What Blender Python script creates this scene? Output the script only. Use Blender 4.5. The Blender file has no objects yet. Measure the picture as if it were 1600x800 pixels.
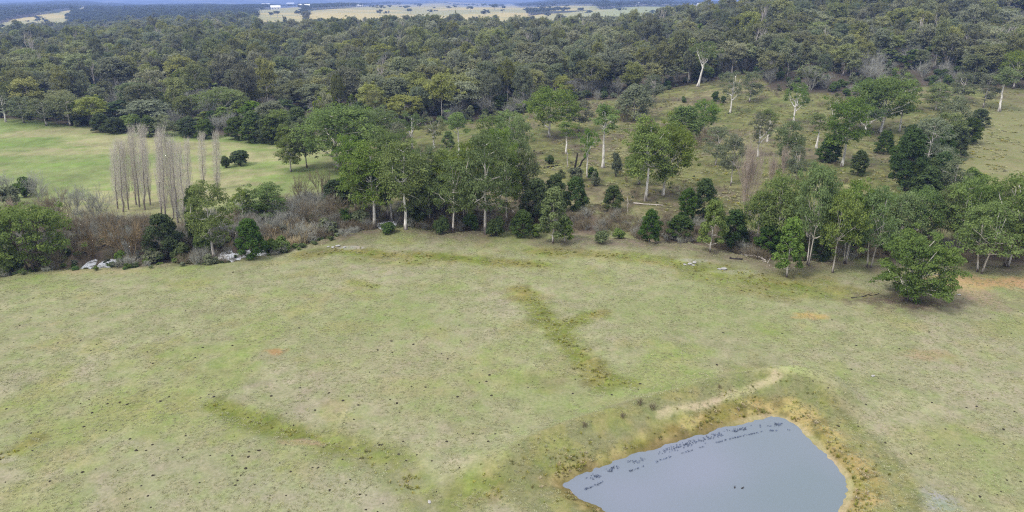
import bpy, math, random
import numpy as np

S = bpy.context.scene
COL = S.collection
R = math.radians

# ------------------------------------------------------------------ camera, sky, sun, exposure
CAM_H, PITCH, FPX = 42.0, 20.35, 1067.0          # metres, degrees, focal length in pixels of the 1600 px photograph
cam_d = bpy.data.cameras.new("camera"); cam = bpy.data.objects.new("camera", cam_d); COL.objects.link(cam)
cam.location = (0, 0, CAM_H); cam.rotation_euler = (R(90 - PITCH), 0, 0)
cam_d.sensor_width = 36; cam_d.lens = 36 * FPX / 1600; cam_d.clip_start = 0.5; cam_d.clip_end = 60000
S.camera = cam

SUN_EL, SUN_AZ = 52.0, 235.0                      # azimuth clockwise from +Y (the view direction): behind and left
w = bpy.data.worlds.new("World"); S.world = w; w.use_nodes = True
nt = w.node_tree; nt.nodes.clear()
out = nt.nodes.new("ShaderNodeOutputWorld"); bg = nt.nodes.new("ShaderNodeBackground")
sky = nt.nodes.new("ShaderNodeTexSky"); sky.sky_type = 'NISHITA'; sky.sun_disc = False
sky.sun_elevation = R(SUN_EL); sky.sun_rotation = R(SUN_AZ); sky.air_density = 1.0; sky.dust_density = 1.5
geo = nt.nodes.new("ShaderNodeTexCoord")
mp = nt.nodes.new("ShaderNodeMapping"); mp.inputs['Scale'].default_value = (1.0, 1.0, 2.2)
no = nt.nodes.new("ShaderNodeTexNoise"); no.inputs['Scale'].default_value = 1.6; no.inputs['Detail'].default_value = 5
cr = nt.nodes.new("ShaderNodeValToRGB")
cr.color_ramp.elements[0].position = 0.30; cr.color_ramp.elements[0].color = (0.68, 0.68, 0.68, 1)
cr.color_ramp.elements[1].position = 0.60; cr.color_ramp.elements[1].color = (0.97, 0.97, 0.97, 1)
mx = nt.nodes.new("ShaderNodeMix"); mx.data_type = 'RGBA'
# an overcast sky is about three times brighter overhead than at the horizon
sz = nt.nodes.new("ShaderNodeSeparateXYZ"); zr = nt.nodes.new("ShaderNodeMapRange"); zr.inputs['To Min'].default_value = 0.40; zr.inputs['To Max'].default_value = 1.35
vm = nt.nodes.new("ShaderNodeVectorMath"); vm.operation = 'SCALE'; vm.inputs[0].default_value = (7.9, 8.0, 8.25)
nt.links.new(geo.outputs['Generated'], sz.inputs[0]); nt.links.new(sz.outputs['Z'], zr.inputs['Value']); nt.links.new(zr.outputs[0], vm.inputs['Scale']); nt.links.new(vm.outputs[0], mx.inputs['B'])
nt.links.new(geo.outputs['Generated'], mp.inputs['Vector']); nt.links.new(mp.outputs[0], no.inputs['Vector'])
nt.links.new(no.outputs['Fac'], cr.inputs['Fac']); nt.links.new(cr.outputs['Color'], mx.inputs['Factor'])
nt.links.new(sky.outputs['Color'], mx.inputs['A']); nt.links.new(mx.outputs['Result'], bg.inputs['Color'])
bg.inputs['Strength'].default_value = 0.10
nt.links.new(bg.outputs[0], out.inputs[0])

sl = bpy.data.lights.new("sun", 'SUN'); so = bpy.data.objects.new("sun", sl); COL.objects.link(so)
sl.energy = 1.5; sl.angle = R(11); sl.color = (1.0, 0.95, 0.87)
so.rotation_euler = (R(90 - SUN_EL), 0, R(180 - SUN_AZ)); so.location = (-60, -40, 120)
S.view_settings.view_transform = 'Standard'; S.view_settings.look = 'None'
S.view_settings.exposure = 1.05; S.view_settings.gamma = 1.0
S.render.engine = 'CYCLES'
S.cycles.max_bounces = 5; S.cycles.diffuse_bounces = 4; S.cycles.glossy_bounces = 2
S.cycles.transmission_bounces = 2; S.cycles.transparent_max_bounces = 4; S.cycles.volume_bounces = 0; S.cycles.filter_width = 1.15; S.cycles.use_denoising = False

rng = np.random.default_rng(11)
random.seed(11)

# ------------------------------------------------------------------ numpy helpers
def _hash(ix, iy, seed):
    h = (ix.astype(np.int64) * 374761393 + iy.astype(np.int64) * 668265263 + seed * 1442695041) & 0xffffffff
    h = ((h ^ (h >> 13)) * 1274126177) & 0xffffffff
    h = (h ^ (h >> 16)) & 0xffffffff
    return h / 4294967295.0
def vnoise(x, y, seed=0):
    ix, iy = np.floor(x), np.floor(y); fx, fy = x - ix, y - iy
    fx = fx * fx * (3 - 2 * fx); fy = fy * fy * (3 - 2 * fy)
    a, b = _hash(ix, iy, seed), _hash(ix + 1, iy, seed); c, d = _hash(ix, iy + 1, seed), _hash(ix + 1, iy + 1, seed)
    return (a * (1 - fx) + b * fx) * (1 - fy) + (c * (1 - fx) + d * fx) * fy
def fbm(x, y, seed=0, octaves=4):
    s, a, t = 0, 1.0, 0
    for i in range(octaves):
        s = s + a * vnoise(x * 2 ** i + 13.7 * i, y * 2 ** i - 7.3 * i, seed + i); t += a; a *= 0.55
    return s / t                                    # about 0..1, mean 0.5
def sstep(a, b, x):
    t = np.clip((x - a) / (b - a), 0, 1); return t * t * (3 - 2 * t)
def seg_dist(x, y, poly, closed=False):
    """distance of points to a polyline and the parameter along it"""
    best = np.full(np.shape(x), 1e9); par = np.zeros(np.shape(x)); n = len(poly)
    for i in range(n if closed else n - 1):
        ax, ay = poly[i]; bx, by = poly[(i + 1) % n]; dx, dy = bx - ax, by - ay
        t = np.clip(((x - ax) * dx + (y - ay) * dy) / (dx * dx + dy * dy + 1e-9), 0, 1)
        d = np.hypot(x - ax - t * dx, y - ay - t * dy); m = d < best
        best = np.where(m, d, best); par = np.where(m, i + t, par)
    return best, par
def inside(x, y, poly):
    r = np.zeros(np.shape(x), bool); n = len(poly)
    for i in range(n):
        ax, ay = poly[i]; bx, by = poly[(i + 1) % n]
        if ay == by: continue
        r ^= ((ay > y) != (by > y)) & (x < (bx - ax) * (y - ay) / (by - ay) + ax)
    return r

# ------------------------------------------------------------------ the camera's rays, used only to survey where things stand on the ground
cp, sp = math.cos(R(PITCH)), math.sin(R(PITCH))
FWD = np.array([0, cp, -sp]); UP = np.array([0, sp, cp]); RT = np.array([1.0, 0, 0]); EYE = np.array([0, 0, CAM_H])
def ray(px, py): return FWD + (px - 800) / FPX * RT + (400 - py) / FPX * UP
def onplane(px, py, z=0.0):
    d = ray(px, py); t = (z - CAM_H) / d[2]; p = EYE + t * d; return (p[0], p[1])
def project(x, y, z):
    dx, dy, dz = x, y, z - CAM_H
    dep = np.maximum(dy * cp - dz * sp, 1e-3)
    return 800 + FPX * dx / dep, 400 - FPX * (dy * sp + dz * cp) / dep

# ------------------------------------------------------------------ terrain
YR = [0, 110, 130, 150, 200, 250, 300, 350, 450, 600, 680, 900, 1200, 1500, 2000, 2600, 4000, 6000, 9000, 14000]
PXC = [-400, 0, 300, 600, 800, 1000, 1200, 1400, 1600, 2000]
ZT = [[0] * 10, [0] * 10, [0] * 10,
      [-.5, -.5, -.5, 0, 0, 0, 0, .5, .5, .5],
      [-.5, -.5, -.5, 0, 0, 0, .5, 1, 1, 1],
      [0, 0, 0, 0, 0, 1, 1.5, 2.5, 3, 3],
      [1, .5, .5, .5, 1, 5, 7.5, 9, 8, 8],
      [1.5, 1, 1, 1, 2, 7, 13, 15, 14, 14],
      [1, 1, 2, 3, 5, 10, 21, 28, 28, 28],
      [0, 0, 6, 10, 10, 12, 27, 42, 44, 44],
      [0, 0, 7, 11, 10, 11, 30, 46, 50, 50],
      [-8, -8, 3, 4, 4, 7, 24, 44, 45, 45],
      [-14, -14, 13, 6, 5, 7, 18, 30, 34, 34],
      [-12, -12, 14, 9, 8, 10, 14, 18, 18, 18],
      [16, 15, 16, 16, 16, 17, 17, 16, 16, 16],
      [14, 14, 22, 26, 25, 25, 24, 20, 20, 20],
      [16, 16, 22, 28, 26, 26, 26, 22, 22, 22],
      [30, 26, 28, 30, 32, 32, 32, 30, 30, 30],
      [55, 40, 42, 50, 50, 48, 50, 50, 50, 50],
      [90, 62, 70, 80, 78, 80, 80, 80, 80, 80]]
NS, NU = 520, 220
S0, S1 = math.log(100), math.log(14100); U0, U1 = -1.6, 1.6
def _gauss(a, sig, axis):
    k = np.arange(-3 * sig, 3 * sig + 1); g = np.exp(-.5 * (k / sig) ** 2); g /= g.sum()
    pad = [(0, 0), (0, 0)]; pad[axis] = (3 * sig, 3 * sig); ap = np.pad(a, pad, mode='edge')
    return np.apply_along_axis(lambda v: np.convolve(v, g, 'valid'), axis, ap)
_ls = np.linspace(S0, S1, NS); _us = np.linspace(U0, U1, NU)
_rows = np.array([np.interp(_us, [(p - 800) / 1139 for p in PXC], r) for r in ZT])
ZG = np.array([np.interp(_ls, [math.log(v + 100) for v in YR], _rows[:, j]) for j in range(NU)]).T
ZG = _gauss(_gauss(ZG, 4, 0), 6, 1)

CREEK = [onplane(*p) for p in [(-700, 470), (-250, 440), (0, 416), (60, 409), (150, 403), (265, 398), (385, 386), (450, 373), (520, 353), (605, 341),
                               (700, 345), (850, 351), (1000, 360), (1090, 369), (1200, 390), (1350, 393), (1600, 398), (2000, 410), (2600, 430)]]
POND_Z = -0.75
POND = [onplane(px, py, POND_Z) for px, py in [(884, 757), (900, 746), (960, 722), (1040, 694), (1120, 671), (1180, 656), (1205, 652), (1224, 655), (1245, 667),
        (1270, 690), (1295, 717), (1318, 743), (1326, 757), (1322, 778), (1312, 800), (1296, 830), (1230, 862), (1120, 858), (1020, 832), (950, 802), (905, 777)]]
CREST = [onplane(*p, 1.1) for p in [(620, 722), (700, 723), (800, 708), (880, 685), (960, 656), (1040, 632), (1120, 610), (1200, 591), (1245, 585), (1290, 597), (1335, 640)]]
TRACK = [onplane(*p, 1.0) for p in [(1030, 641), (1065, 632), (1110, 625), (1150, 611), (1200, 597), (1215, 592)]]
GULLY = [onplane(*p) for p in [(340, 636), (400, 662), (450, 673), (500, 680), (530, 692), (570, 708), (640, 752), (680, 800)]]

def height(x, y):
    x = np.asarray(x, float); y = np.asarray(y, float)
    yy = np.maximum(y, 1.0); u = np.clip(x / np.maximum(yy, 40), U0, U1)
    fs = np.clip((np.log(yy + 100) - S0) / (S1 - S0) * (NS - 1), 0, NS - 1.001); fu = (u - U0) / (U1 - U0) * (NU - 1.001)
    i, j = fs.astype(int), fu.astype(int); a, b = fs - i, fu - j
    z = (ZG[i, j] * (1 - b) + ZG[i, j + 1] * b) * (1 - a) + (ZG[i + 1, j] * (1 - b) + ZG[i + 1, j + 1] * b) * a
    amp = 0.35 + np.clip((y - 230) * .012, 0, 5.0) + np.clip((y - 2600) * .010, 0, 42)
    sc = 1 / (38 + np.clip((y - 160) * .12, 0, 900))
    z = z + (fbm(x * sc, y * sc, 5, 3) - .5) * 2 * amp
    z = z + (fbm(x / 3.1, y / 3.1, 9, 2) - .5) * .22 * sstep(30, 60, 400 - y)
    near = y < 420
    dc, cpar = seg_dist(x, y, CREEK)
    pool = sum(np.exp(-((cpar - a) / b) ** 2) for a, b in ((3.80, .10), (4.08, .10), (5.72, .08), (6.05, .13), (6.3, .06), (8.97, .11)))
    wob = (fbm(x / 5, y / 5, 21, 2) - .5) * 3 + (fbm(x / 1.4, y / 1.4, 22, 2) - .5) * 2.4
    z = np.where(near, z - (1.35 + 1.0 * np.minimum(pool, 1)) * sstep(7.0, 1.5, dc + wob), z)
    dd, par = seg_dist(x, y, CREST)
    z = z + 2.1 * np.exp(-(dd / 2.8) ** 2) * sstep(.2, 3.5, par) * sstep(10, 9, par)
    dg, _ = seg_dist(x, y, GULLY); z = z - .35 * np.exp(-(dg / 1.2) ** 2)
    dp, _ = seg_dist(x, y, POND, True); dp = np.where(inside(x, y, POND), -dp, dp)
    dp = dp + (fbm(x / 1.6, y / 1.6, 33, 3) - .5) * .9 + (fbm(x / .45, y / .45, 34, 2) - .5) * .35
    zb = np.where(dp > 0, POND_Z + .34 * dp + .014 * dp ** 2, POND_Z + .35 * dp)
    h = np.clip(.5 + .5 * (zb - z) / .35, 0, 1)                       # smooth minimum of bank and ground
    zp = zb * (1 - h) + z * h - .35 * h * (1 - h)
    z = np.where(dp < 14, zp, z)
    return np.maximum(z, -2.6)
def h1(x, y): return float(height(np.array([x]), np.array([y]))[0])

_ts = np.concatenate([np.linspace(40, 420, 1500), np.geomspace(421, 14000, 1800)])
def at(px, py):
    d = ray(px, py); d = d / math.hypot(d[1], 1e-9)
    p = EYE[None] + _ts[:, None] * d[None]; g = height(p[:, 0], p[:, 1]) - p[:, 2]
    k = np.argmax(g > 0) if (g > 0).any() else len(_ts) - 1
    if k > 0:
        a = g[k - 1] / (g[k - 1] - g[k]) if g[k] != g[k - 1] else 0
        t = _ts[k - 1] + a * (_ts[k] - _ts[k - 1])
    else: t = _ts[0]
    q = EYE + t * d
    return float(q[0]), float(q[1]), h1(q[0], q[1])

# ------------------------------------------------------------------ tagging and mesh helpers
def tag(o, label=None, cat=None, group=None, kind=None):
    if label: o['label'] = label
    if cat: o['category'] = cat
    if group: o['group'] = group
    if kind: o['kind'] = kind
    return o
def empty(name, loc=(0, 0, 0), rz=0.0):
    o = bpy.data.objects.new(name, None); COL.objects.link(o); o.location = loc; o.rotation_euler = (0, 0, rz)
    o.empty_display_size = .5; return o
def child(name, me, parent):
    o = bpy.data.objects.new(name, me); COL.objects.link(o); o.parent = parent; return o
def link(name, me, loc=(0, 0, 0), rz=0.0):
    o = bpy.data.objects.new(name, me); COL.objects.link(o); o.location = loc; o.rotation_euler = (0, 0, rz); return o

def extent(g, H, W):
    """the height and width a crown really has"""
    v = np.concatenate(g.v); rad = np.hypot(v[:, 0] - np.median(v[:, 0]), v[:, 1] - np.median(v[:, 1]))
    return float(np.percentile(v[:, 2], 99.5)), float(2 * np.percentile(rad, 96))
class Geo:
    """collects quads and triangles with a per-face value and material slot"""
    def __init__(s): s.v = []; s.f = []; s.n = 0; s.val = []; s.mi = []; s.sm = []
    def add(s, v, f, val=0.5, mi=0, smooth=False):
        v = np.asarray(v, float).reshape(-1, 3); f = np.asarray(f, int)
        s.v.append(v); s.f.append(f + s.n); s.n += len(v)
        s.val.append(np.broadcast_to(np.asarray(val, float), (len(f),)).copy()); s.mi.append(np.full(len(f), mi)); s.sm.append(np.full(len(f), smooth))
    def mesh(s, name, *mats):
        me = bpy.data.meshes.new(name)
        if s.v:
            v = np.concatenate(s.v); me.vertices.add(len(v)); me.vertices.foreach_set('co', v.ravel().astype(np.float32))
            loops = np.concatenate([f.ravel() for f in s.f]); sizes = np.concatenate([np.full(len(f), f.shape[1]) for f in s.f])
            me.loops.add(len(loops)); me.loops.foreach_set('vertex_index', loops.astype(np.int32))
            me.polygons.add(len(sizes)); st = np.concatenate([[0], np.cumsum(sizes)[:-1]])
            me.polygons.foreach_set('loop_start', st.astype(np.int32)); me.polygons.foreach_set('loop_total', sizes.astype(np.int32))
            me.polygons.foreach_set('material_index', np.concatenate(s.mi).astype(np.int32))
            me.polygons.foreach_set('use_smooth', np.concatenate(s.sm))
            at_ = me.attributes.new('tone', 'FLOAT', 'FACE'); at_.data.foreach_set('value', np.concatenate(s.val).astype(np.float32))
            me.update(calc_edges=True); me.validate()
        for m in mats: me.materials.append(m)
        return me

def unit(v): return v / np.maximum(np.linalg.norm(v, axis=-1, keepdims=True), 1e-9)
def tube(g, pts, rad, n=5, mi=0, val=.5, cap=False):
    p = np.asarray(pts, float); k = len(p); r = np.broadcast_to(np.asarray(rad, float), (k,))
    t = np.gradient(p, axis=0); t = unit(t)
    ref = np.array([1.0, .13, 0]) if abs(t[0, 0]) < .8 else np.array([0, 1.0, .1])
    a = unit(np.cross(t, ref)); b = np.cross(t, a)
    ang = np.linspace(0, 2 * math.pi, n, endpoint=False)
    v = p[:, None] + r[:, None, None] * (np.cos(ang)[None, :, None] * a[:, None] + np.sin(ang)[None, :, None] * b[:, None])
    idx = np.arange(k * n).reshape(k, n); nx = np.roll(idx, -1, 1)
    f = np.stack([idx[:-1], nx[:-1], nx[1:], idx[1:]], -1).reshape(-1, 4)
    g.add(v.reshape(-1, 3), f, val, mi, True)
def bezier(a, b, bend, k=4):
    a, b, bend = map(np.asarray, (a, b, bend)); t = np.linspace(0, 1, k)[:, None]
    return (1 - t) ** 2 * a + 2 * t * (1 - t) * bend + t * t * b
def leaves(g, c, nrm, size, r, mi=0, asp=.55, tone=None):
    """rhombic leaf sprays: centre, normal, half length"""
    n = len(c); nrm = unit(nrm); q = unit(np.cross(nrm, r.normal(size=(n, 3)))); s_ = np.cross(nrm, q)
    L = (size * (0.7 + .6 * r.random(n)))[:, None]; W = L * asp
    droop = -nrm * L * .25
    v = np.stack([c + q * L + droop, c + s_ * W, c - q * L + droop, c - s_ * W], 1).reshape(-1, 3)
    f = np.arange(n * 4).reshape(n, 4)
    g.add(v, f, r.random(n) if tone is None else tone, mi)
def clump(g, c, rx, rz, n, size, r, mi=0, under=.25, tone0=.5):
    if size < .33: n = int(n * 1.45); size *= .83
    d = unit(r.normal(size=(n, 3))); low = d[:, 2] < -under; d[low, 2] *= -1
    rad = (r.random(n) ** .45)[:, None]
    p = np.asarray(c) + d * np.array([rx, rx, rz]) * rad
    nr = d * 1.15 + .40 * r.normal(size=(n, 3)) + np.array([0, 0, .25])
    leaves(g, p, nr, np.full(n, size), r, mi, tone=np.clip(tone0 + r.normal(size=n) * .13, 0, 1))

# ------------------------------------------------------------------ materials
def mat(name):
    m = bpy.data.materials.new(name); m.use_nodes = True; n = m.node_tree; n.nodes.clear()
    o = n.nodes.new("ShaderNodeOutputMaterial"); return m, n, o
def ramp(n, pos_cols):
    c = n.nodes.new("ShaderNodeValToRGB"); e = c.color_ramp.elements
    e[0].position, e[0].color = pos_cols[0][0], (*pos_cols[0][1], 1); e[1].position, e[1].color = pos_cols[-1][0], (*pos_cols[-1][1], 1)
    for p, col in pos_cols[1:-1]:
        q = e.new(p); q.color = (*col, 1)
    return c
def leaf_mat(name, dark, mid, light, vary=.18, trans=.44, sat=.12, hue=(.486, .524)):
    m, n, o = mat(name); L = n.links.new
    a = n.nodes.new("ShaderNodeAttribute"); a.attribute_name = 'tone'
    c = ramp(n, [(0.0, dark), (.5, mid), (1.0, light)]); L(a.outputs['Fac'], c.inputs['Fac'])
    oi = n.nodes.new("ShaderNodeObjectInfo")
    h = n.nodes.new("ShaderNodeHueSaturation")
    m1 = n.nodes.new("ShaderNodeMapRange"); m1.inputs['To Min'].default_value = 1 - vary; m1.inputs['To Max'].default_value = 1 + vary
    L(oi.outputs['Random'], m1.inputs['Value']); L(m1.outputs[0], h.inputs['Value'])
    ml = n.nodes.new("ShaderNodeMath"); ml.operation = 'MULTIPLY'; ml.inputs[1].default_value = 7.31
    fr = n.nodes.new("ShaderNodeMath"); fr.operation = 'FRACT'; L(oi.outputs['Random'], ml.inputs[0]); L(ml.outputs[0], fr.inputs[0])
    m2 = n.nodes.new("ShaderNodeMapRange"); m2.inputs['To Min'].default_value = 1 - sat * 2; m2.inputs['To Max'].default_value = 1 + sat
    L(fr.outputs[0], m2.inputs['Value']); L(m2.outputs[0], h.inputs['Saturation'])
    m3 = n.nodes.new("ShaderNodeMapRange"); m3.inputs['To Min'].default_value, m3.inputs['To Max'].default_value = hue
    ml2 = n.nodes.new("ShaderNodeMath"); ml2.operation = 'MULTIPLY'; ml2.inputs[1].default_value = 23.7
    fr2 = n.nodes.new("ShaderNodeMath"); fr2.operation = 'FRACT'; L(oi.outputs['Random'], ml2.inputs[0]); L(ml2.outputs[0], fr2.inputs[0])
    L(fr2.outputs[0], m3.inputs['Value']); L(m3.outputs[0], h.inputs['Hue'])
    L(c.outputs['Color'], h.inputs['Color'])
    p = n.nodes.new("ShaderNodeBsdfPrincipled"); p.inputs['Roughness'].default_value = .7; p.inputs['Specular IOR Level'].default_value = .14
    L(h.outputs[0], p.inputs['Base Color'])
    t = n.nodes.new("ShaderNodeBsdfTranslucent"); L(h.outputs[0], t.inputs['Color'])
    x = n.nodes.new("ShaderNodeMixShader"); x.inputs[0].default_value = trans
    L(p.outputs[0], x.inputs[1]); L(t.outputs[0], x.inputs[2]); L(x.outputs[0], o.inputs[0])
    return m
def bark_mat(name, pale, patch, foot, foot_h=.10, scale=1.6):
    m, n, o = mat(name); L = n.links.new
    tc = n.nodes.new("ShaderNodeTexCoord")
    mpn = n.nodes.new("ShaderNodeMapping"); mpn.inputs['Scale'].default_value = (1, 1, .35); L(tc.outputs['Object'], mpn.inputs[0])
    nz = n.nodes.new("ShaderNodeTexNoise"); nz.inputs['Scale'].default_value = scale; nz.inputs['Detail'].default_value = 4; L(mpn.outputs[0], nz.inputs['Vector'])
    c = ramp(n, [(.38, patch), (.56, pale)]); L(nz.outputs['Fac'], c.inputs['Fac'])
    sx = n.nodes.new("ShaderNodeSeparateXYZ"); L(tc.outputs['Generated'], sx.inputs[0])
    ad = n.nodes.new("ShaderNodeMath"); ad.operation = 'MULTIPLY_ADD'; ad.inputs[1].default_value = .16; L(nz.outputs['Fac'], ad.inputs[0]); L(sx.outputs['Z'], ad.inputs[2])
    mr = n.nodes.new("ShaderNodeMapRange"); mr.inputs['From Min'].default_value = foot_h + .05; mr.inputs['From Max'].default_value = foot_h + .12; L(ad.outputs[0], mr.inputs['Value'])
    mi = n.nodes.new("ShaderNodeMix"); mi.data_type = 'RGBA'; mi.inputs['A'].default_value = (*foot, 1)
    L(mr.outputs[0], mi.inputs['Factor']); L(c.outputs[0], mi.inputs['B'])
    p = n.nodes.new("ShaderNodeBsdfPrincipled"); p.inputs['Roughness'].default_value = .8; p.inputs['Specular IOR Level'].default_value = .2
    L(mi.outputs['Result'], p.inputs['Base Color']); L(p.outputs[0], o.inputs[0]); return m
def plain(name, col, var=.3, scale=3.0, rough=.85, spec=.2):
    m, n, o = mat(name); L = n.links.new
    tc = n.nodes.new("ShaderNodeTexCoord"); nz = n.nodes.new("ShaderNodeTexNoise"); nz.inputs['Scale'].default_value = scale; nz.inputs['Detail'].default_value = 5
    L(tc.outputs['Object'], nz.inputs['Vector'])
    c = ramp(n, [(.3, tuple(v * (1 - var) for v in col)), (.7, tuple(min(1, v * (1 + var)) for v in col))]); L(nz.outputs['Fac'], c.inputs['Fac'])
    p = n.nodes.new("ShaderNodeBsdfPrincipled"); p.inputs['Roughness'].default_value = rough; p.inputs['Specular IOR Level'].default_value = spec
    L(c.outputs[0], p.inputs['Base Color']); L(p.outputs[0], o.inputs[0]); return m

M = {}
M['gum'] = leaf_mat('gum_leaves', (0.092, 0.14, 0.032), (0.162, 0.22, 0.054), (0.27, 0.335, 0.092))
M['gum_bright'] = leaf_mat('bright_gum_leaves', (.086, .140, .030), (.150, .216, .050), (.240, .310, .080), .08, .44, .05, (.494, .508))
M['gum_grey'] = leaf_mat('grey_gum_leaves', (0.11, 0.13, 0.066), (0.18, 0.205, 0.106), (0.27, 0.295, 0.16))
M['wattle'] = leaf_mat('wattle_leaves', (0.05, 0.086, 0.02), (0.092, 0.14, 0.036), (0.155, 0.208, 0.058), .2)
M['forest'] = leaf_mat('forest_leaves', (0.118, 0.136, 0.052), (0.215, 0.228, 0.088), (0.33, 0.342, 0.145), .36, .42, .22)
M['forest_lime'] = leaf_mat('lime_leaves', (.09, .13, .02), (.155, .205, .025), (.24, .30, .045), .2)
M['far'] = leaf_mat('far_leaves', (0.05, 0.07, 0.035), (0.08, 0.1, 0.05), (0.11, 0.13, 0.065), .35)
M['shrub_grey'] = leaf_mat('grey_twigs', (.16, .15, .13), (.24, .23, .20), (.34, .33, .29), .25, .1)
M['bark'] = bark_mat('pale_gum_bark', (.60, .56, .51), (.36, .32, .28), (.075, .058, .05))
M['bark_white'] = bark_mat('white_gum_bark', (.74, .71, .66), (.38, .35, .31), (.12, .10, .085), .07)
M['bark_dark'] = bark_mat('dark_bark', (.15, .12, .095), (.075, .06, .05), (.05, .04, .034))
M['bark_forest'] = bark_mat('forest_bark', (.58, .54, .50), (.27, .24, .21), (.07, .055, .05))
M['poplar'] = plain('poplar_bark', (.21, .18, .16), .25, .8); M['poplar_twig'] = plain('poplar_twigs', (.55, .51, .44), .15, .8)
M['willow'] = plain('willow_bark', (.20, .15, .085), .35, .8)
M['brown_twig'] = plain('brown_twigs', (.21, .175, .115), .35, .8)
M['grey_twig'] = plain('grey_twig_bark', (.31, .31, .265), .25, .8)
M['tan_twig'] = plain('tan_twigs', (.42, .35, .285), .25, .8)
M['char'] = plain('charred_wood', (.03, .025, .024), .4, 2)
M['dead'] = plain('dead_wood', (.42, .38, .34), .35, 2)
M['rock'] = plain('pale_rock', (.31, .30, .285), .3, 4)
M['dung'] = plain('dry_dung', (.032, .027, .018), .4, 6)
M['reed'] = leaf_mat('reed_blades', (.30, .23, .13), (.40, .32, .19), (.52, .44, .28), .15, .2)
M['grass'] = leaf_mat('grass_blades', (0.235, 0.24, 0.112), (0.335, 0.33, 0.168), (0.44, 0.42, 0.245), .22, .3)
M['rush'] = leaf_mat('rush_blades', (0.145, 0.155, 0.030), (0.254, 0.250, 0.053), (0.435, 0.365, 0.105), .3, .3)
M['weed'] = plain('water_weed', (.13, .16, .235), .25, 2, .5)

# ------------------------------------------------------------------ ground colour
C = lambda *v: np.array(v)
creek_x = np.array([p[0] for p in CREEK]); creek_y = np.array([p[1] for p in CREEK])
def P0(*pts): return [onplane(*p) for p in pts]
WET = [  # polyline, half width (m), strength
    (P0((815, 452), (835, 478), (850, 500), (880, 530), (905, 558), (925, 580), (948, 597)), 1.7, 1.0),
    (P0((905, 568), (950, 594), (985, 598)), 1.2, .8),
    (P0((872, 520), (890, 506), (912, 498), (938, 491)), 1.3, 1.0),
    (P0((880, 560), (885, 580), (850, 592)), 2.2, .30),
    (P0((470, 398), (540, 390), (600, 397), (700, 402), (780, 410), (850, 414)), 1.7, .9),
    (P0((560, 402), (640, 408), (700, 400)), 2.0, .5),
    (P0((840, 392), (900, 396), (960, 400), (1030, 408), (1100, 422), (1170, 440), (1250, 445)), 2.2, .75),
    (P0((1080, 428), (1150, 448), (1220, 458), (1340, 455)), 2.4, .6),
    (P0((1090, 410), (1180, 432), (1290, 436)), 2.0, .5),
    (P0((335, 632), (380, 648), (430, 668), (470, 676)), 1.2, .8), (P0((470, 676), (505, 681), (530, 691), (550, 702)), .5, .9),
    (P0((520, 688), (560, 705), (600, 722), (630, 742), (650, 765)), 2.0, .7),
    (P0((0, 716), (25, 706), (50, 688)), 1.0, .6),
    (P0((545, 440), (585, 448)), .7, .7),
    (P0((730, 768), (790, 752), (850, 735)), 2.2, .75),
    (P0((1180, 590), (1300, 640)), 2.5, .35)]
GREEN = [(395, 655, 4, .6), (60, 690, 5, .5), (1560, 720, 7, .55), (1595, 515, 6, .5), (1500, 492, 5, .3), (1380, 600, 6, .25), (1120, 480, 12, .35), (1000, 485, 8, .3), (640, 470, 10, .35),
         (700, 500, 9, .3), (560, 500, 9, .3), (680, 620, 6, .3), (900, 630, 7, .4), (1040, 615, 4, .5), (150, 650, 6, .25), (300, 760, 6, .4), (130, 415, 6, .5), (300, 415, 8, .4),
         (50, 440, 5, .6), (950, 320, 6, .6), (1250, 440, 8, .4), (1350, 420, 6, .4)]
BARE_SHADE = [(432, 549, 1.1, .5, (.36, .215, .10), .8), (1265, 493, 2.2, .7, (.46, .32, .13), .8), (1540, 440, 7.5, 1.6, (.50, .34, .17), .9), (1515, 455, 2.5, 3.0, (.45, .33, .20), .8), (1590, 441, 5, 1.4, (.46, .30, .16), .8),
        (1450, 553, 2.6, .8, (.34, .25, .14), .6), (1455, 780, 1.7, .9, (.30, .31, .31), .9), (545, 386, 2.2, .5, (.45, .43, .40), .8), (1085, 408, 3, .5, (.36, .35, .31), .6),
        (640, 575, 9, 5, (.33, .30, .19), .35), (1000, 640, 5, 2, (.36, .36, .2), .3), (1400, 700, 8, 5, (.33, .30, .19), .3), (480, 690, 2.5, .35, (.38, .27, .18), .7), (10, 716, 1.2, .35, (.42, .38, .30), .6),
        (260, 750, 8, 4, (.34, .31, .23), .4), (530, 770, 7, 3, (.35, .33, .24), .4), (1480, 470, 10, 2.5, (.24, .20, .15), .6), (1420, 470, 7, 1.5, (.15, .115, .085), .8),  # last two on this line: the lone gum's shadow painted brown on the grass
        (880, 700, 10, 2, (.36, .36, .22), .3), (135, 424, 8, 1.2, (.36, .30, .17), .6), (1190, 600, 4, 1.5, (.36, .33, .18), .4), (1150, 425, 4, .6, (.38, .36, .26), .5)]
BARE_SHADE = [(*onplane(a, b), c, d, e, f) for a, b, c, d, e, f in BARE_SHADE]
GREEN = [(*onplane(a, b), c, d) for a, b, c, d in GREEN]
FOREST_EDGE = ([-600, 0, 90, 150, 300, 430, 470, 560, 650, 780, 830, 860, 1000, 1060, 1180, 1205, 1320, 1420, 1480, 1600, 2200],
               [182, 184, 192, 202, 208, 216, 214, 205, 196, 186, 172, 162, 150, 136, 112, 140, 150, 138, 132, 136, 136])
_fe = [at(a, b) for a, b in zip(*FOREST_EDGE)]
FE_U = np.array([p[0] / p[1] for p in _fe]); FE_Y = np.array([p[1] for p in _fe])
def forest_depth(x, y):
    """metres behind the front edge of the forest"""
    return y - np.interp(x / np.maximum(y, 40), FE_U, FE_Y)
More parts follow.
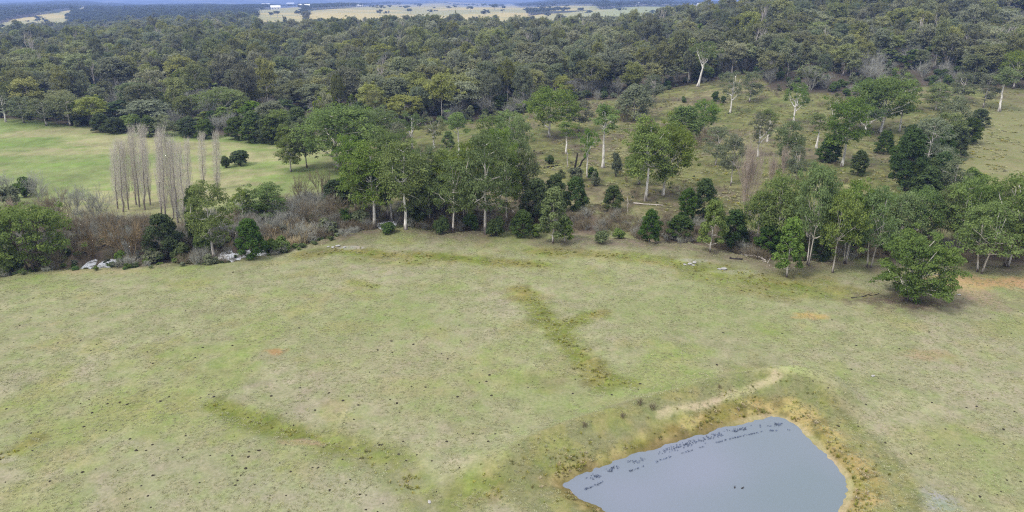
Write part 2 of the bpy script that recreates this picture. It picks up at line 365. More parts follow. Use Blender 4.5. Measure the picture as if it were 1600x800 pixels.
PASTURE = [[(-60, 70), (-40, 50), (20, 31), (60, 24), (110, 16), (118, 22), (104, 30), (110, 40), (60, 46), (20, 50)],
           [(480, 17), (600, 8), (700, 4), (800, 6), (830, 20), (800, 40), (480, 40)],
           [(806, 26), (900, 18), (1000, 10), (1140, 8), (1120, 40), (806, 40)],
           [(400, 16), (470, 10), (480, 40), (400, 40)], [(28, 19), (44, 15), (46, 18), (30, 21)], [(124, 12), (136, 9), (136, 20), (126, 22)], [(800, 12), (930, 9), (940, 15), (800, 20)]]
def mixc(col, new, f): return col * (1 - f[:, None]) + np.asarray(new)[None] * f[:, None] if np.ndim(new) == 1 else col * (1 - f[:, None]) + new * f[:, None]
def ground_colour(x, y, z):
    px, py = project(x, y, z)
    n25, n8, n3, n1 = fbm(x / 22, y / 22, 1, 4), fbm(x / 7, y / 7, 2, 4), fbm(x / 2.2, y / 2.2, 3, 3), fbm(x / .8, y / .8, 4, 2)
    wx = (fbm(x / 4, y / 4, 41, 3) - .5) * 5; wy = (fbm(x / 4, y / 4, 51, 3) - .5) * 5
    col = np.tile(C(.294, .290, .166), (len(x), 1))
    col = mixc(col, C(.340, .312, .212), sstep(.46, .64, n25) * .8)                      # dry, pinkish tan
    col = mixc(col, C(.255, .285, .105), sstep(.50, .70, .5 * n8 + .5 * fbm(x / 18, y / 18, 77, 4)) * .75)   # greener
    col = mixc(col, C(.30, .275, .11), sstep(.55, .75, fbm(x / 5, y / 5, 88, 4)) * .45)
    col = col * (1 + .32 * (n3 - .5) + .30 * (n1 - .5))[:, None]
    for gx, gy, r, s in GREEN:
        d = np.hypot((x - gx + wx), (y - gy + wy) * 1.0) / r
        col = mixc(col, C(.205, .265, .075), s * sstep(1.2, .2, d) * (.55 + .45 * n3))
    nearside = y < np.interp(x, creek_x, creek_y)
    dwet = np.zeros(len(x))
    for pl, hw, s in WET:
        hw = hw * 1.4; s = min(1, s * 1.15)
        d, _ = seg_dist(x + wx * .35, y + wy * .35, pl)
        dwet = np.maximum(dwet, s * sstep(hw * 1.35, hw * .3, d + (n3 - .5) * hw * .8))
    wetcol = np.where((n8 > .5)[:, None], C(.185, .208, .046)[None], C(.230, .212, .066)[None])
    wetcol = wetcol * (1 + .7 * (n3 - .5) + .6 * (n1 - .5))[:, None]
    col = mixc(col, wetcol, np.where(nearside, dwet, 0) * .92)
    for bx, by, rx, ry, bc, s in BARE_SHADE:
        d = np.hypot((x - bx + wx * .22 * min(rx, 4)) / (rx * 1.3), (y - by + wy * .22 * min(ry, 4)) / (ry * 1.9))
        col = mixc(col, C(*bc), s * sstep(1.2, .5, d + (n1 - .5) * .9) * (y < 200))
    # dam wall, its worn track, and the bank round the pond
    dd, par = seg_dist(x, y, CREST); dp0, _ = seg_dist(x, y, POND, True)
    col = mixc(col, C(.41, .425, .215), .85 * np.exp(-(dd / 1.7) ** 2) * sstep(.3, 3.0, par) * sstep(9.6, 7.6, par))
    col = mixc(col, mixc(np.tile(C(.215, .215, .105), (len(x), 1)), C(.27, .25, .10), sstep(.42, .6, n3)), .85 * sstep(7.0, 5.0, dp0) * (y < 200))
    dp, _ = seg_dist(x, y, POND, True); ins = inside(x, y, POND); dp = np.where(ins, -dp, dp); dw = dp + (n3 - .5) * 1.6
    ppx, ppy = np.mean([p[0] for p in POND]), np.mean([p[1] for p in POND])
    south_w = sstep(-2, 6, (x - ppx)) * sstep(9, -3, y - ppy - 10)                 # the right-hand bank is bare yellow clay
    bank = mixc(np.tile(C(.225, .185, .060), (len(x), 1)), C(.40, .33, .145), sstep(.42, .62, fbm(x / 2.6, y / 2.6, 61, 3)))
    bank = mixc(bank, C(.41, .32, .135), south_w * .6)
    bank = mixc(bank, C(.14, .125, .045), sstep(.55, .68, fbm(x / 1.3, y / 1.3, 62, 3)) * .7)
    col = mixc(col, bank, sstep(2.6, 1.0, dw - south_w * .7 + (n8 - .5) * 2.6) * (y < 200))
    col = mixc(col, C(.13, .14, .055), .5 * sstep(1.1, .0, np.abs(dw - 5.6)) * (.4 + .6 * south_w) * (n1 > .4) * (y < 200))
    col = mixc(col, C(.52, .44, .27), .8 * sstep(.55, .15, np.abs(dp - .15)) * south_w * (y < 200))
    col = mixc(col, C(.16, .125, .065), .55 * sstep(1.2, .1, dp) * (1 - south_w * .6) * (y < 200))
    dt, _ = seg_dist(x + wx * .12, y + wy * .12, TRACK)
    col = mixc(col, C(.45, .385, .245), .95 * sstep(.70, .2, dt + (n1 - .5) * .5) * (y < 200))
    # litter and bare dark soil along the creek and under the trees there
    dc, _ = seg_dist(x, y, CREEK)
    lit = sstep(np.where((px < 500) & ~nearside, 34, 15), np.where((px < 500) & ~nearside, 20, 5), dc + (n8 - .5) * 10) * np.where(nearside, sstep(440, 520, px) * .85, 1.0)
    lit = np.where(nearside & (px < 470), sstep(8, 4, dc + (n8 - .5) * 4) * .7, lit)
    lc = mixc(np.tile(C(.165, .130, .098), (len(x), 1)), C(.21, .215, .10), sstep(.5, .65, n8) * np.where(px < 500, .5, 1))
    lc = lc * (1 + .8 * (n3 - .5) + .5 * (n1 - .5))[:, None]
    col = mixc(col, lc, lit * (y < 220))
    # beyond the creek: green paddock on one side, rough hill pasture on the other
    fd = forest_depth(x, y)
    green = mixc(np.tile(C(.228, .268, .108), (len(x), 1)), C(.335, .320, .170), sstep(.42, .62, fbm(x / 40, y / 16, 14, 4)))
    green = mixc(green, C(.19, .27, .075), sstep(.5, .68, fbm(x / 26, y / 9, 44, 4)) * .7); green = green * (1 + .5 * (n8 - .5) + .5 * (n3 - .5))[:, None]
    rough = mixc(np.tile(C(.218, .216, .088), (len(x), 1)), C(.30, .275, .138), sstep(.46, .66, n25))
    rough = mixc(rough, C(.185, .15, .105), sstep(.48, .62, .6 * n8 + .4 * n25) * .85)
    rough = mixc(rough, C(.19, .225, .07), sstep(.55, .7, fbm(x / 11, y / 11, 19, 4)) * .6)
    rough = rough * .80 * (1 + 1.1 * (n3 - .5) + .6 * (n1 - .5))[:, None]
    f = sstep(460, 620, px + (n25 - .5) * 120)
    beyond = mixc(green, rough, f)
    tt = sstep(1470, 1500, px) * sstep(150, 175, py) * (py < 300)
    beyond = mixc(beyond, np.tile(C(.262, .252, .125), (len(x), 1)) * (1 + .6 * (n8 - .5))[:, None], tt * .7)
    far = (~nearside) & (y > 118)
    col = mixc(col, beyond, far * (1 - lit * (y < 220)))
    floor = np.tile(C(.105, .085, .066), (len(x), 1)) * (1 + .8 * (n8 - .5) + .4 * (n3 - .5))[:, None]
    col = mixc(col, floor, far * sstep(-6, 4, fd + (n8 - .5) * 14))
    # open pasture and woodland a long way off
    past = np.zeros(len(x), bool)
    for q in PASTURE: past |= inside(px + (n25 - .5) * 12, py + (fbm(x / 150, y / 150, 8, 2) - .5) * 3, q)
    d = (y > 900)
    pc = mixc(np.tile(C(.56, .45, .21), (len(x), 1)), C(.40, .37, .19), sstep(.4, .6, fbm(x / 200, y / 200, 23, 3)))
    pc = mixc(pc, C(.33, .36, .17), sstep(860, 1000, px) * .8)
    wd = np.tile(C(.055, .068, .04), (len(x), 1)) * (1 + .8 * (fbm(x / 60, y / 60, 29, 3) - .5))[:, None]
    wd = mixc(wd, C(.36, .32, .20), sstep(.555, .60, fbm(x / 700, y / 260, 31, 3)) * (y > 2500) * .8)
    col = np.where((d & past)[:, None], pc, np.where((y > 2000)[:, None], wd, col))
    return np.clip(col * np.array([.675, .69, .655]), .01, .9)

def build_ground():
    OY = -25.0                                                # the fan of rows starts a little behind the viewpoint
    r = [30.0]
    while r[-1] < 14000:
        q = r[-1]; r.append(q + max(.30, q * (.0036 if q < 210 else .0065 if q < 700 else .013)))
    r = np.array(r)
    ang = np.concatenate([np.linspace(-78, -47, 14)[:-1], np.linspace(-47, 47, 621), np.linspace(47, 78, 14)[1:]])
    th = np.radians(ang); X = r[:, None] * np.sin(th); Y = OY + r[:, None] * np.cos(th)
    Z = height(X.ravel(), Y.ravel()); cl = np.empty((Z.size, 3)); xs, ys = X.ravel(), Y.ravel()
    for a in range(0, Z.size, 60000): cl[a:a + 60000] = ground_colour(xs[a:a + 60000], ys[a:a + 60000], Z[a:a + 60000])
    v = np.stack([xs, ys, Z], 1); nr, nc = X.shape
    idx = np.arange(nr * nc).reshape(nr, nc)
    f = np.stack([idx[:-1, :-1], idx[:-1, 1:], idx[1:, 1:], idx[1:, :-1]], -1).reshape(-1, 4)
    me = bpy.data.meshes.new('ground'); me.vertices.add(len(v)); me.vertices.foreach_set('co', v.ravel().astype(np.float32))
    me.loops.add(f.size); me.loops.foreach_set('vertex_index', f.ravel().astype(np.int32)); me.polygons.add(len(f))
    me.polygons.foreach_set('loop_start', (np.arange(len(f)) * 4).astype(np.int32)); me.polygons.foreach_set('loop_total', np.full(len(f), 4, np.int32))
    me.polygons.foreach_set('use_smooth', np.ones(len(f), bool)); me.update(calc_edges=True)
    ca = me.attributes.new('soil', 'FLOAT_COLOR', 'POINT'); ca.data.foreach_set('color', np.concatenate([cl, np.ones((len(cl), 1))], 1).ravel().astype(np.float32))
    m, n, o = mat('pasture'); L = n.links.new
    a = n.nodes.new("ShaderNodeAttribute"); a.attribute_name = 'soil'
    tc = n.nodes.new("ShaderNodeTexCoord")
    n1 = n.nodes.new("ShaderNodeTexNoise"); n1.inputs['Scale'].default_value = 2.6; n1.inputs['Detail'].default_value = 6; n1.inputs['Roughness'].default_value = .72; L(tc.outputs['Object'], n1.inputs['Vector'])
    n2 = n.nodes.new("ShaderNodeTexNoise"); n2.inputs['Scale'].default_value = .45; n2.inputs['Detail'].default_value = 5; L(tc.outputs['Object'], n2.inputs['Vector'])
    c1 = ramp(n, [(.30, (.72, .76, .64)), (.5, (1, 1, 1)), (.70, (1.26, 1.22, 1.24))]); L(n1.outputs['Fac'], c1.inputs['Fac'])
    c2 = ramp(n, [(.32, (.90, 1.0, .82)), (.5, (1, 1, 1)), (.68, (1.08, 1.0, 1.12))]); L(n2.outputs['Fac'], c2.inputs['Fac'])
    x1 = n.nodes.new("ShaderNodeMix"); x1.data_type = 'RGBA'; x1.blend_type = 'MULTIPLY'; x1.inputs['Factor'].default_value = 1
    x2 = n.nodes.new("ShaderNodeMix"); x2.data_type = 'RGBA'; x2.blend_type = 'MULTIPLY'; x2.inputs['Factor'].default_value = 1
    L(a.outputs['Color'], x1.inputs['A']); L(c1.outputs[0], x1.inputs['B']); L(x1.outputs['Result'], x2.inputs['A']); L(c2.outputs[0], x2.inputs['B'])
    bp = n.nodes.new("ShaderNodeBump"); bp.inputs['Strength'].default_value = .8; bp.inputs['Distance'].default_value = .12; L(n1.outputs['Fac'], bp.inputs['Height'])
    p = n.nodes.new("ShaderNodeBsdfPrincipled"); p.inputs['Roughness'].default_value = .95; p.inputs['Specular IOR Level'].default_value = .1
    L(x2.outputs['Result'], p.inputs['Base Color']); L(bp.outputs[0], p.inputs['Normal']); L(p.outputs[0], o.inputs[0])
    me.materials.append(m)
    tag(link('ground', me), 'grazed sage green paddock rising to wooded hills', kind='structure')
build_ground()

# ------------------------------------------------------------------ water
def water_mat(name, col, rough, bump, scale):
    m, n, o = mat(name); L = n.links.new
    tc = n.nodes.new("ShaderNodeTexCoord"); nz = n.nodes.new("ShaderNodeTexNoise"); nz.inputs['Scale'].default_value = scale; nz.inputs['Detail'].default_value = 3
    L(tc.outputs['Object'], nz.inputs['Vector'])
    bp = n.nodes.new("ShaderNodeBump"); bp.inputs['Strength'].default_value = bump; bp.inputs['Distance'].default_value = .02; L(nz.outputs['Fac'], bp.inputs['Height'])
    p = n.nodes.new("ShaderNodeBsdfPrincipled"); p.inputs['Base Color'].default_value = (*col, 1); p.inputs['Roughness'].default_value = rough; p.inputs['IOR'].default_value = 1.33
    L(bp.outputs[0], p.inputs['Normal']); L(p.outputs[0], o.inputs[0]); return m
cx, cy = np.mean([p[0] for p in POND]), np.mean([p[1] for p in POND])
outer = [(cx + (x - cx) * 1.10, cy + (y - cy) * 1.12, POND_Z) for x, y in POND]
me = bpy.data.meshes.new('pond'); me.from_pydata(outer, [], [list(range(len(outer)))]); wm = water_mat('pond_water', (.125, .146, .168), .04, .12, 2.2)
_n = wm.node_tree; _p = next(q for q in _n.nodes if q.type == 'BSDF_PRINCIPLED'); _t = _n.nodes.new('ShaderNodeTexCoord'); _z = _n.nodes.new('ShaderNodeTexNoise'); _z.inputs['Scale'].default_value = .045; _z.inputs['Detail'].default_value = 2
_r = ramp(_n, [(.38, (.150, .166, .212)), (.62, (.118, .148, .170))]); _n.links.new(_t.outputs['Object'], _z.inputs['Vector']); _n.links.new(_z.outputs['Fac'], _r.inputs['Fac']); _n.links.new(_r.outputs[0], _p.inputs['Base Color'])
me.materials.append(wm)
tag(link('pond', me), 'still grey blue farm dam water reflecting cloud', kind='structure')
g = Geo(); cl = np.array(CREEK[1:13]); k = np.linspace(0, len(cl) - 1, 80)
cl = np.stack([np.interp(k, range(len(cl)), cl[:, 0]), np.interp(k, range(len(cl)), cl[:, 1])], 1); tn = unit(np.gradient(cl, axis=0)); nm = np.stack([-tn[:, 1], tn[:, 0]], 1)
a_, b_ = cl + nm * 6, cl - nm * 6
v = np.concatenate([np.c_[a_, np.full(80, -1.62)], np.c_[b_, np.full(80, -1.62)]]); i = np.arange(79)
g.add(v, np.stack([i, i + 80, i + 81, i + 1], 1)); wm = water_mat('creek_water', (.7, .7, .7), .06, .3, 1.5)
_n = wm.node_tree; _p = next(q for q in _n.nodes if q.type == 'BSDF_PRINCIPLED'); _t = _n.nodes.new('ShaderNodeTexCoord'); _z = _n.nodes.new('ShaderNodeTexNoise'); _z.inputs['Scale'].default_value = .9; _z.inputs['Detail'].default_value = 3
_r = ramp(_n, [(.40, (.22, .21, .19)), (.52, (.78, .79, .81))]); _n.links.new(_t.outputs['Object'], _z.inputs['Vector']); _n.links.new(_z.outputs['Fac'], _r.inputs['Fac']); _n.links.new(_r.outputs[0], _p.inputs['Base Color'])  # white sky glints and dark bank reflections painted into the base colour
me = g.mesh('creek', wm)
tag(link('creek', me), 'creek water with painted pale sky glints between shrubby banks', kind='structure')

# ------------------------------------------------------------------ tree prototypes: each a trunk mesh and a crown mesh
def gum(seed, H=18.0, W=10.0, base=.42, ncl=44, lpc=95, leaf=.30, fork=.4, nl=5, clr=1.5, leafm='gum', bark='bark', lean=0.0, top_heavy=.75, r0=.30, flat=.82, stems=1, dome=.6):
    r = np.random.default_rng(seed); wood, cr = Geo(), Geo(); clr *= 1.25; ncl = int(ncl * .72); lpc = int(lpc * .98)
    zb = H * base; cents = []
    tries = 0
    while len(cents) < ncl and tries < 4000:
        tries += 1; t = r.random() ** .8
        prof = math.sin(math.pi * (.12 + (.88 - .12) * (t ** top_heavy))) ** .65
        rad = W / 2 * prof * math.sqrt(r.random()) * .93; a = r.random() * 2 * math.pi
        wob = 1 + .22 * math.sin(3 * a + seed) + .12 * math.sin(5 * a + 2 * seed)
        c = np.array([rad * wob * math.cos(a) + lean * (zb + t * (H - zb)), rad * wob * math.sin(a), zb + t * (H - zb) * .93])
        if r.random() < dome:                                            # most clumps sit on the outer dome
            e = math.asin(r.uniform(-.75, 1)); q = W / 2 * .86 * math.cos(e) ** .75 * wob; zc = zb + (H - zb) * .46
            c = np.array([q * math.cos(a), q * math.sin(a), zc + ((H * .94 - zc) if e > 0 else (zc - zb)) * math.sin(e)])
            c[:2] += lean * c[2] * np.array([1, 0])
        if all(np.linalg.norm((c - q) * [1, 1, 1.3]) > clr * .78 for q in cents): cents.append(c)
    cents = np.array(cents)
    roots = []
    for s in range(stems):
        a = 2 * math.pi * s / stems + seed
        sx = (.35 * math.cos(a), .35 * math.sin(a)) if stems > 1 else (0, 0)
        tip = np.array([lean * H * .86 + (W * .22 * math.cos(a) if stems > 1 else 0), W * .22 * math.sin(a) if stems > 1 else 0, H * .86])
        zs = np.linspace(0, 1, 9); tr = np.array([sx[0], sx[1], -.5])[None] + zs[:, None] * (tip - np.array([sx[0], sx[1], -.5]))[None]
        wb = r.normal(size=(9, 2)).cumsum(0) * H * .006; wb[0] = 0; tr[:, :2] += wb
        rr = r0 * (1 - .82 * zs ** .8) * (1 if stems == 1 else .75); rr[0] *= 1.45
        tube(wood, tr, rr, 7); roots.append((tr, rr))
    order = np.argsort(cents[:, 2]); ends = cents[r.permutation(len(cents))[:nl * stems]]
    limbs = []
    for e in ends:
        tr, rr = roots[r.integers(stems)]; h0 = np.clip(fork * H + (e[2] - zb) * .45 - .1 * H * r.random(), fork * H * .8, H * .8)
        k = int(np.clip(np.searchsorted(tr[:, 2], h0), 1, 7)); a0 = tr[k]
        bend = a0 * .45 + e * .55 + np.array([0, 0, -.06 * H * r.random()]) + r.normal(size=3) * .25
        lp = bezier(a0, e, bend, 6) + np.r_[[np.zeros(3)], r.normal(size=(4, 3)) * .12, [np.zeros(3)]]
        tube(wood, lp, np.linspace(rr[k] * .85, .07, 6), 5); limbs.append(lp)
    nodes = np.concatenate([l[2:] for l in limbs] + [t[0][4:] for t in roots])
    for c in cents:
        d = np.linalg.norm(nodes - c, axis=1) + np.maximum(nodes[:, 2] - c[2] + .5, 0) * 1.5; n0 = nodes[np.argmin(d)]
        if np.linalg.norm(n0 - c) > .3:
            tube(wood, bezier(n0, c, (n0 + c) / 2 + np.array([0, 0, .15]) + r.normal(size=3) * .15, 4), [.095, .075, .05, .022], 3)
    for c in cents:
        s = clr * (0.7 + .5 * r.random()); tone = .32 + .36 * r.random()
        n = int(lpc * s * s / (clr * clr))
        clump(cr, c, s, s * flat, n, leaf, r, 0, tone0=tone)
        for _ in range(2):
            clump(cr, c + r.normal(size=3) * s * .75 * [1, 1, .6], s * .5, s * .36, n // 4, leaf, r, 0, tone0=tone + .05)
    return wood.mesh('gum_trunk', M[bark]), cr.mesh('gum_crown', M[leafm]), *extent(cr, H, W)
def wattle(seed, H=9.0, W=6.0, leafm='wattle', lpc=120, ncl=40, leaf=.24, base=.08, taper=1.0, bark='bark_dark'):
    r = np.random.default_rng(seed); wood, cr = Geo(), Geo()
    zs = np.linspace(0, 1, 6); tr = np.c_[r.normal(size=6) * .08, r.normal(size=6) * .08, -.4 + zs * (H * .85 + .4)]
    tube(wood, tr, .17 * (1 - .85 * zs), 6)
    for i in range(ncl):
        t = ((i + .5) / ncl) ** .9; prof = (math.sin(math.pi * (.22 + .74 * t ** (.8 / taper))) ** .75)
        a = i * 2.39996 + r.normal() * .3; rad = W / 2 * prof * (.50 + .38 * r.random())
        c = np.array([rad * math.cos(a), rad * math.sin(a), H * (base + (1 - base) * t * .93)])
        s = W * .155 * (.75 + .5 * r.random()); k = np.searchsorted(tr[:, 2], max(c[2] - 1.2, .3)); k = min(k, 5)
        tube(wood, bezier(tr[k], c, (tr[k] + c) / 2 + [0, 0, -.15], 3), [.06, .04, .015], 3)
        clump(cr, c, s, s * .85, lpc, leaf, r, 0, under=.6, tone0=.3 + .35 * r.random())
    return wood.mesh('wattle_trunk', M[bark]), cr.mesh('wattle_crown', M[leafm]), *extent(cr, H, W)
def forest_gum(seed, leafm='forest', H=16, W=10, ncl=44, lpc=135, leaf=.34, base=.24):
    return gum(seed, H, W, base=base, ncl=ncl, lpc=lpc, leaf=leaf, fork=.42, nl=5, clr=1.7, leafm=leafm, bark='bark_forest', r0=.32, flat=.9, dome=.85)
def grow(g, r, p, d, L, rad, depth, spread, up, mi=0, kids=(3, 5), sides=4, shrink=.62):
    """recursive bare branching"""
    k = 4; pts = [np.array(p)]; dd = np.array(d, float)
    for i in range(k - 1):
        dd = unit(dd + r.normal(size=3) * .13 + np.array([0, 0, up])); pts.append(pts[-1] + dd * L / (k - 1))
    tube(g, pts, np.linspace(rad, rad * .5, k), sides if rad > .03 else 3)
    if depth == 0: return
    for i in range(r.integers(*kids)):
        t = .35 + .65 * r.random(); j = min(int(t * (k - 1)), k - 2); q = pts[j] + (pts[j + 1] - pts[j]) * (t * (k - 1) - j)
        ax = unit(np.cross(dd, r.normal(size=3))); nd = unit(dd + ax * spread * (.6 + .6 * r.random()))
        grow(g, r, q, nd, L * shrink * (.75 + .5 * r.random()), max(rad * .5, .012), depth - 1, spread, up, mi, kids, sides, shrink)
def poplar(seed, H=20.0, W=3.2):
    r = np.random.default_rng(seed); wood, cr = Geo(), Geo()
    zs = np.linspace(0, 1, 9); tr = np.c_[r.normal(size=9) * .1, r.normal(size=9) * .1, -.4 + zs * (H + .4)]; tr[0, :2] = 0
    tube(wood, tr, .25 * (1 - zs) ** 1.1 + .012, 6)
    for i in range(125):
        t = .07 + .87 * (i / 125) ** 1.05; a = i * 2.39996; p = np.array([np.interp(t * H, tr[:, 2], tr[:, 0]), np.interp(t * H, tr[:, 2], tr[:, 1]), t * H])
        L = H * (.10 + .16 * math.sin(math.pi * min(1, .25 + t * .75))) * (.7 + .5 * r.random()); L = min(L, (H - p[2]) * 1.05 + .6)
        out_ = np.array([math.cos(a), math.sin(a), 0]); spread = W / 2 * (.55 + .45 * math.sin(math.pi * t ** .8)) * (.6 + .5 * r.random())
        e = p + out_ * spread + [0, 0, L]; b = p + out_ * spread * .85 + [0, 0, L * .35]
        lp = bezier(p, e, b, 4); tube(cr, lp, [.034, .025, .017, .009], 3)
        for j in range(9):
            q = lp[1] + (lp[3] - lp[1]) * r.random(); tw = unit(np.array([r.normal() * .3, r.normal() * .3, 1])) * (.7 + 1.2 * r.random())
            tube(cr, [q, q + tw * .5 + r.normal(size=3) * .04, q + tw], [.013, .011, .007], 3)
    return wood.mesh('poplar_trunk', M['poplar']), cr.mesh('poplar_branches', M['poplar_twig']), H, W
def bare_shrub(seed, H=5.0, W=6.0, m='brown_twig', stems=9, depth=3, rad=.09, up=.05, spread=.6, kids=(3, 6), fan=.9):
    r = np.random.default_rng(seed); g = Geo(); tw = Geo()
    for i in range(stems):
        a = 2 * math.pi * i / stems + r.normal() * .3; d = np.array([math.cos(a) * fan * r.random() ** .5, math.sin(a) * fan * r.random() ** .5, 1])
        grow(g, r, [.2 * math.cos(a), .2 * math.sin(a), -.15], unit(d), H * .50 * (.8 + .4 * r.random()), rad, depth, spread, up, kids=kids)
    v = np.concatenate(g.v); top = np.percentile(v[:, 2], 99.3); wid = np.percentile(np.hypot(v[:, 0], v[:, 1]), 97) * 2
    g.v = [a * np.array([W / wid, W / wid, H / top]) for a in g.v]
    return g.mesh('bare_branches', M[m]), None, H, W
def bush(seed, H=2.5, W=3.0, leafm='wattle', n=16, lpc=90, leaf=.2):
    r = np.random.default_rng(seed); g, wd = Geo(), Geo()
    for i in range(n):
        d = unit(r.normal(size=3)); d[2] = abs(d[2]); c = d * np.array([W * .34, W * .34, H * .62]) * r.random() ** .4 + [0, 0, H * .18]
        tube(wd, bezier([0, 0, -.1], c, c * [.4, .4, .6], 3), [.05, .035, .015], 3)
        clump(g, c, W * .2, H * .18, lpc, leaf, r, 0, under=.5, tone0=.3 + .4 * r.random())
    return wd.mesh('bush_stems', M['bark_dark']), g.mesh('bush_foliage', M[leafm]), *extent(g, H, W)

PRO = {}
PRO['tall'] = [gum(100 + i, 18, 9, .22, 50, 110, .28, .30, 7, 1.6, bark='bark' if i % 2 else 'bark_white', r0=.38) for i in range(5)]
PRO['slim'] = [gum(120 + i, 17, 6.5, .52, 28, 90, .27, .52, 5, 1.25, bark='bark_white', r0=.46) for i in range(3)]
PRO['stock'] = [gum(130 + i, 17, 8.5, .22, 42, 100, .28, .3, 6, 1.5, leafm='gum', bark='bark') for i in range(3)]
PRO['spread'] = [gum(140 + i, 15, 14, .32, 70, 100, .30, .20, 10, 1.8, bark='bark_white' if i else 'bark', r0=.42) for i in range(3)]
PRO['lone'] = [gum(150, 11, 12.5, .06, 95, 112, .25, .10, 11, 1.25, leafm='gum_bright', bark='bark', r0=.22, stems=3, flat=.62, dome=.35), gum(152, 11, 13.5, .20, 85, 105, .27, .16, 8, 1.5, leafm='gum_bright', bark='bark_dark', r0=.32, stems=3, flat=.6)]
PRO['open'] = [gum(160 + i, 14, 10, .42, 28, 84, .27, .30, 8, 1.35, leafm='gum' if i < 2 else 'gum_grey', bark='bark_white', r0=.50) for i in range(3)]
PRO['grey'] = [gum(170 + i, 14, 9, .22, 40, 86, .30, .3, 5, 1.5, leafm='gum_grey', bark='bark_forest', flat=.8) for i in range(3)]
PRO['mid'] = [gum(180 + i, 13, 8, .16, 44, 100, .28, .25, 6, 1.5, bark='bark', stems=2 if i == 1 else 1) for i in range(4)]
PRO['row'] = [gum(190 + i, 13.5, 9.5, .28, 48, 105, .28, .24, 8, 1.55, bark='bark', r0=.26, stems=1 + i % 3) for i in range(5)]
PRO['wattle'] = [wattle(200 + i, 9, 6, taper=.8 + .2 * i) for i in range(4)]
PRO['young'] = [wattle(210 + i, 9, 5, 'gum', 80, 34, .25, .18, bark='bark') for i in range(3)]
PRO['oliv'] = [wattle(220 + i, 9, 8, 'gum_bright' if i else 'gum_grey', 95, 40, .27, .15, bark='bark_forest') for i in range(2)]
PRO['bush'] = [bush(230 + i) for i in range(3)]
PRO['bush_green'] = [bush(236 + i, leafm='gum_bright') for i in range(2)]
PRO['bush_grey'] = [bush(240 + i, leafm='gum_grey', lpc=70) for i in range(2)]
PRO['poplar'] = [poplar(250 + i) for i in range(4)]
PRO['willow'] = [bare_shrub(260 + i, 7, 8, 'willow', 9, 3, .16, .02, .55, (3, 6), 1.1) for i in range(2)]
PRO['bare_brown'] = [bare_shrub(265 + i, 5.5, 6, 'brown_twig', 10, 3, .08, .06, .6) for i in range(3)]
PRO['bare_grey'] = [bare_shrub(270 + i, 5, 6, 'grey_twig', 12, 3, .06, .05, .65, (4, 6)) for i in range(3)]
PRO['bare_tan'] = [bare_shrub(276 + i, 10, 3.6, 'tan_twig', 14, 3, .08, .12, .35, (5, 7), .35) for i in range(2)]
PRO['forest'] = [forest_gum(300 + i, ['forest', 'forest', 'forest', 'gum_grey'][i % 4], 16, 9 + (i % 3) * 1.2, base=(.26, .46, .36)[i % 3]) for i in range(8)]
PRO['forest_lime'] = [wattle(320 + i, 8, 6, 'forest_lime', 60, 20, .42, .2) for i in range(2)]
PRO['forest_dark'] = [wattle(325 + i, 9, 6.5, 'wattle', 60, 24, .42, .12) for i in range(2)]

PRO['stag'] = [bare_shrub(330 + i, 14, 6, 'dead', 1 + i % 2, 3, .30, .10, .55, (3, 5), .2) for i in range(3)]

CAT = {'poplar': ('poplar_tree', 'poplar tree', 'branches'), 'willow': ('willow_shrub', 'willow', None), 'bare_brown': ('bare_shrub', 'shrub', None), 'bare_grey': ('bare_shrub', 'shrub', None),
       'bare_tan': ('bare_tree', 'bare tree', None), 'bush': ('bush', 'bush', 'foliage'), 'bush_green': ('bush', 'bush', 'foliage'), 'bush_grey': ('bush', 'bush', 'foliage'),
       'wattle': ('wattle_tree', 'tree', 'crown'), 'forest_lime': ('wattle_tree', 'tree', 'crown'), 'forest_dark': ('wattle_tree', 'tree', 'crown'), 'young': ('young_tree', 'tree', 'crown'), 'oliv': ('wattle_tree', 'tree', 'crown')}
_cnt = {}
def plant_at(kind, loc, h, w, label, group=None, tilt=0.0, var=None, rz=None):
    k = _cnt.get(kind, 0); _cnt[kind] = k + 1
    a, b, H, W = PRO[kind][(k if var is None else var) % len(PRO[kind])]
    nm, cat, cn = CAT.get(kind, ('eucalyptus_tree', 'tree', 'crown'))
    rz = (k * 2.39996) % 6.283 if rz is None else rz
    if b is None:
        o = link(nm, a, loc, rz)
    else:
        o = empty(nm, loc, rz)
        child('stems' if nm == 'bush' else 'trunk', a, o); child(cn, b, o)
    o.scale = (w / W, w / W, h / H)
    if tilt:
        from mathutils import Euler, Matrix
        o.rotation_euler = (Matrix.Rotation(R(tilt), 3, 'Y') @ Matrix.Rotation(rz, 3, 'Z')).to_euler()
    return tag(o, label, cat, group)
USED = []
def plant(kind, px, by, ty, wpx, label, group=None, tilt=0.0, var=None, rz=None):
    """surveyed from the photograph: foot at (px, by), top at row ty, crown wpx wide"""
    x, y, z = at(px, by); t = y / ray(px, ty)[1]; zt = CAM_H + t * ray(px, ty)[2]
    dep = y * cp + (CAM_H - z) * sp
    USED.append((x, y)); return plant_at(kind, (x, y, z - .05), max(zt - z, .5) * 1.04, wpx * (1.22 if kind in ('tall', 'stock', 'mid') else 1.12 if kind in ('row', 'spread', 'grey') else 1.0) * dep / FPX, label, group, tilt, var, rz)
#@@PLACEMENT
# ------------------------------------------------------------------ trees and shrubs one by one
P = plant
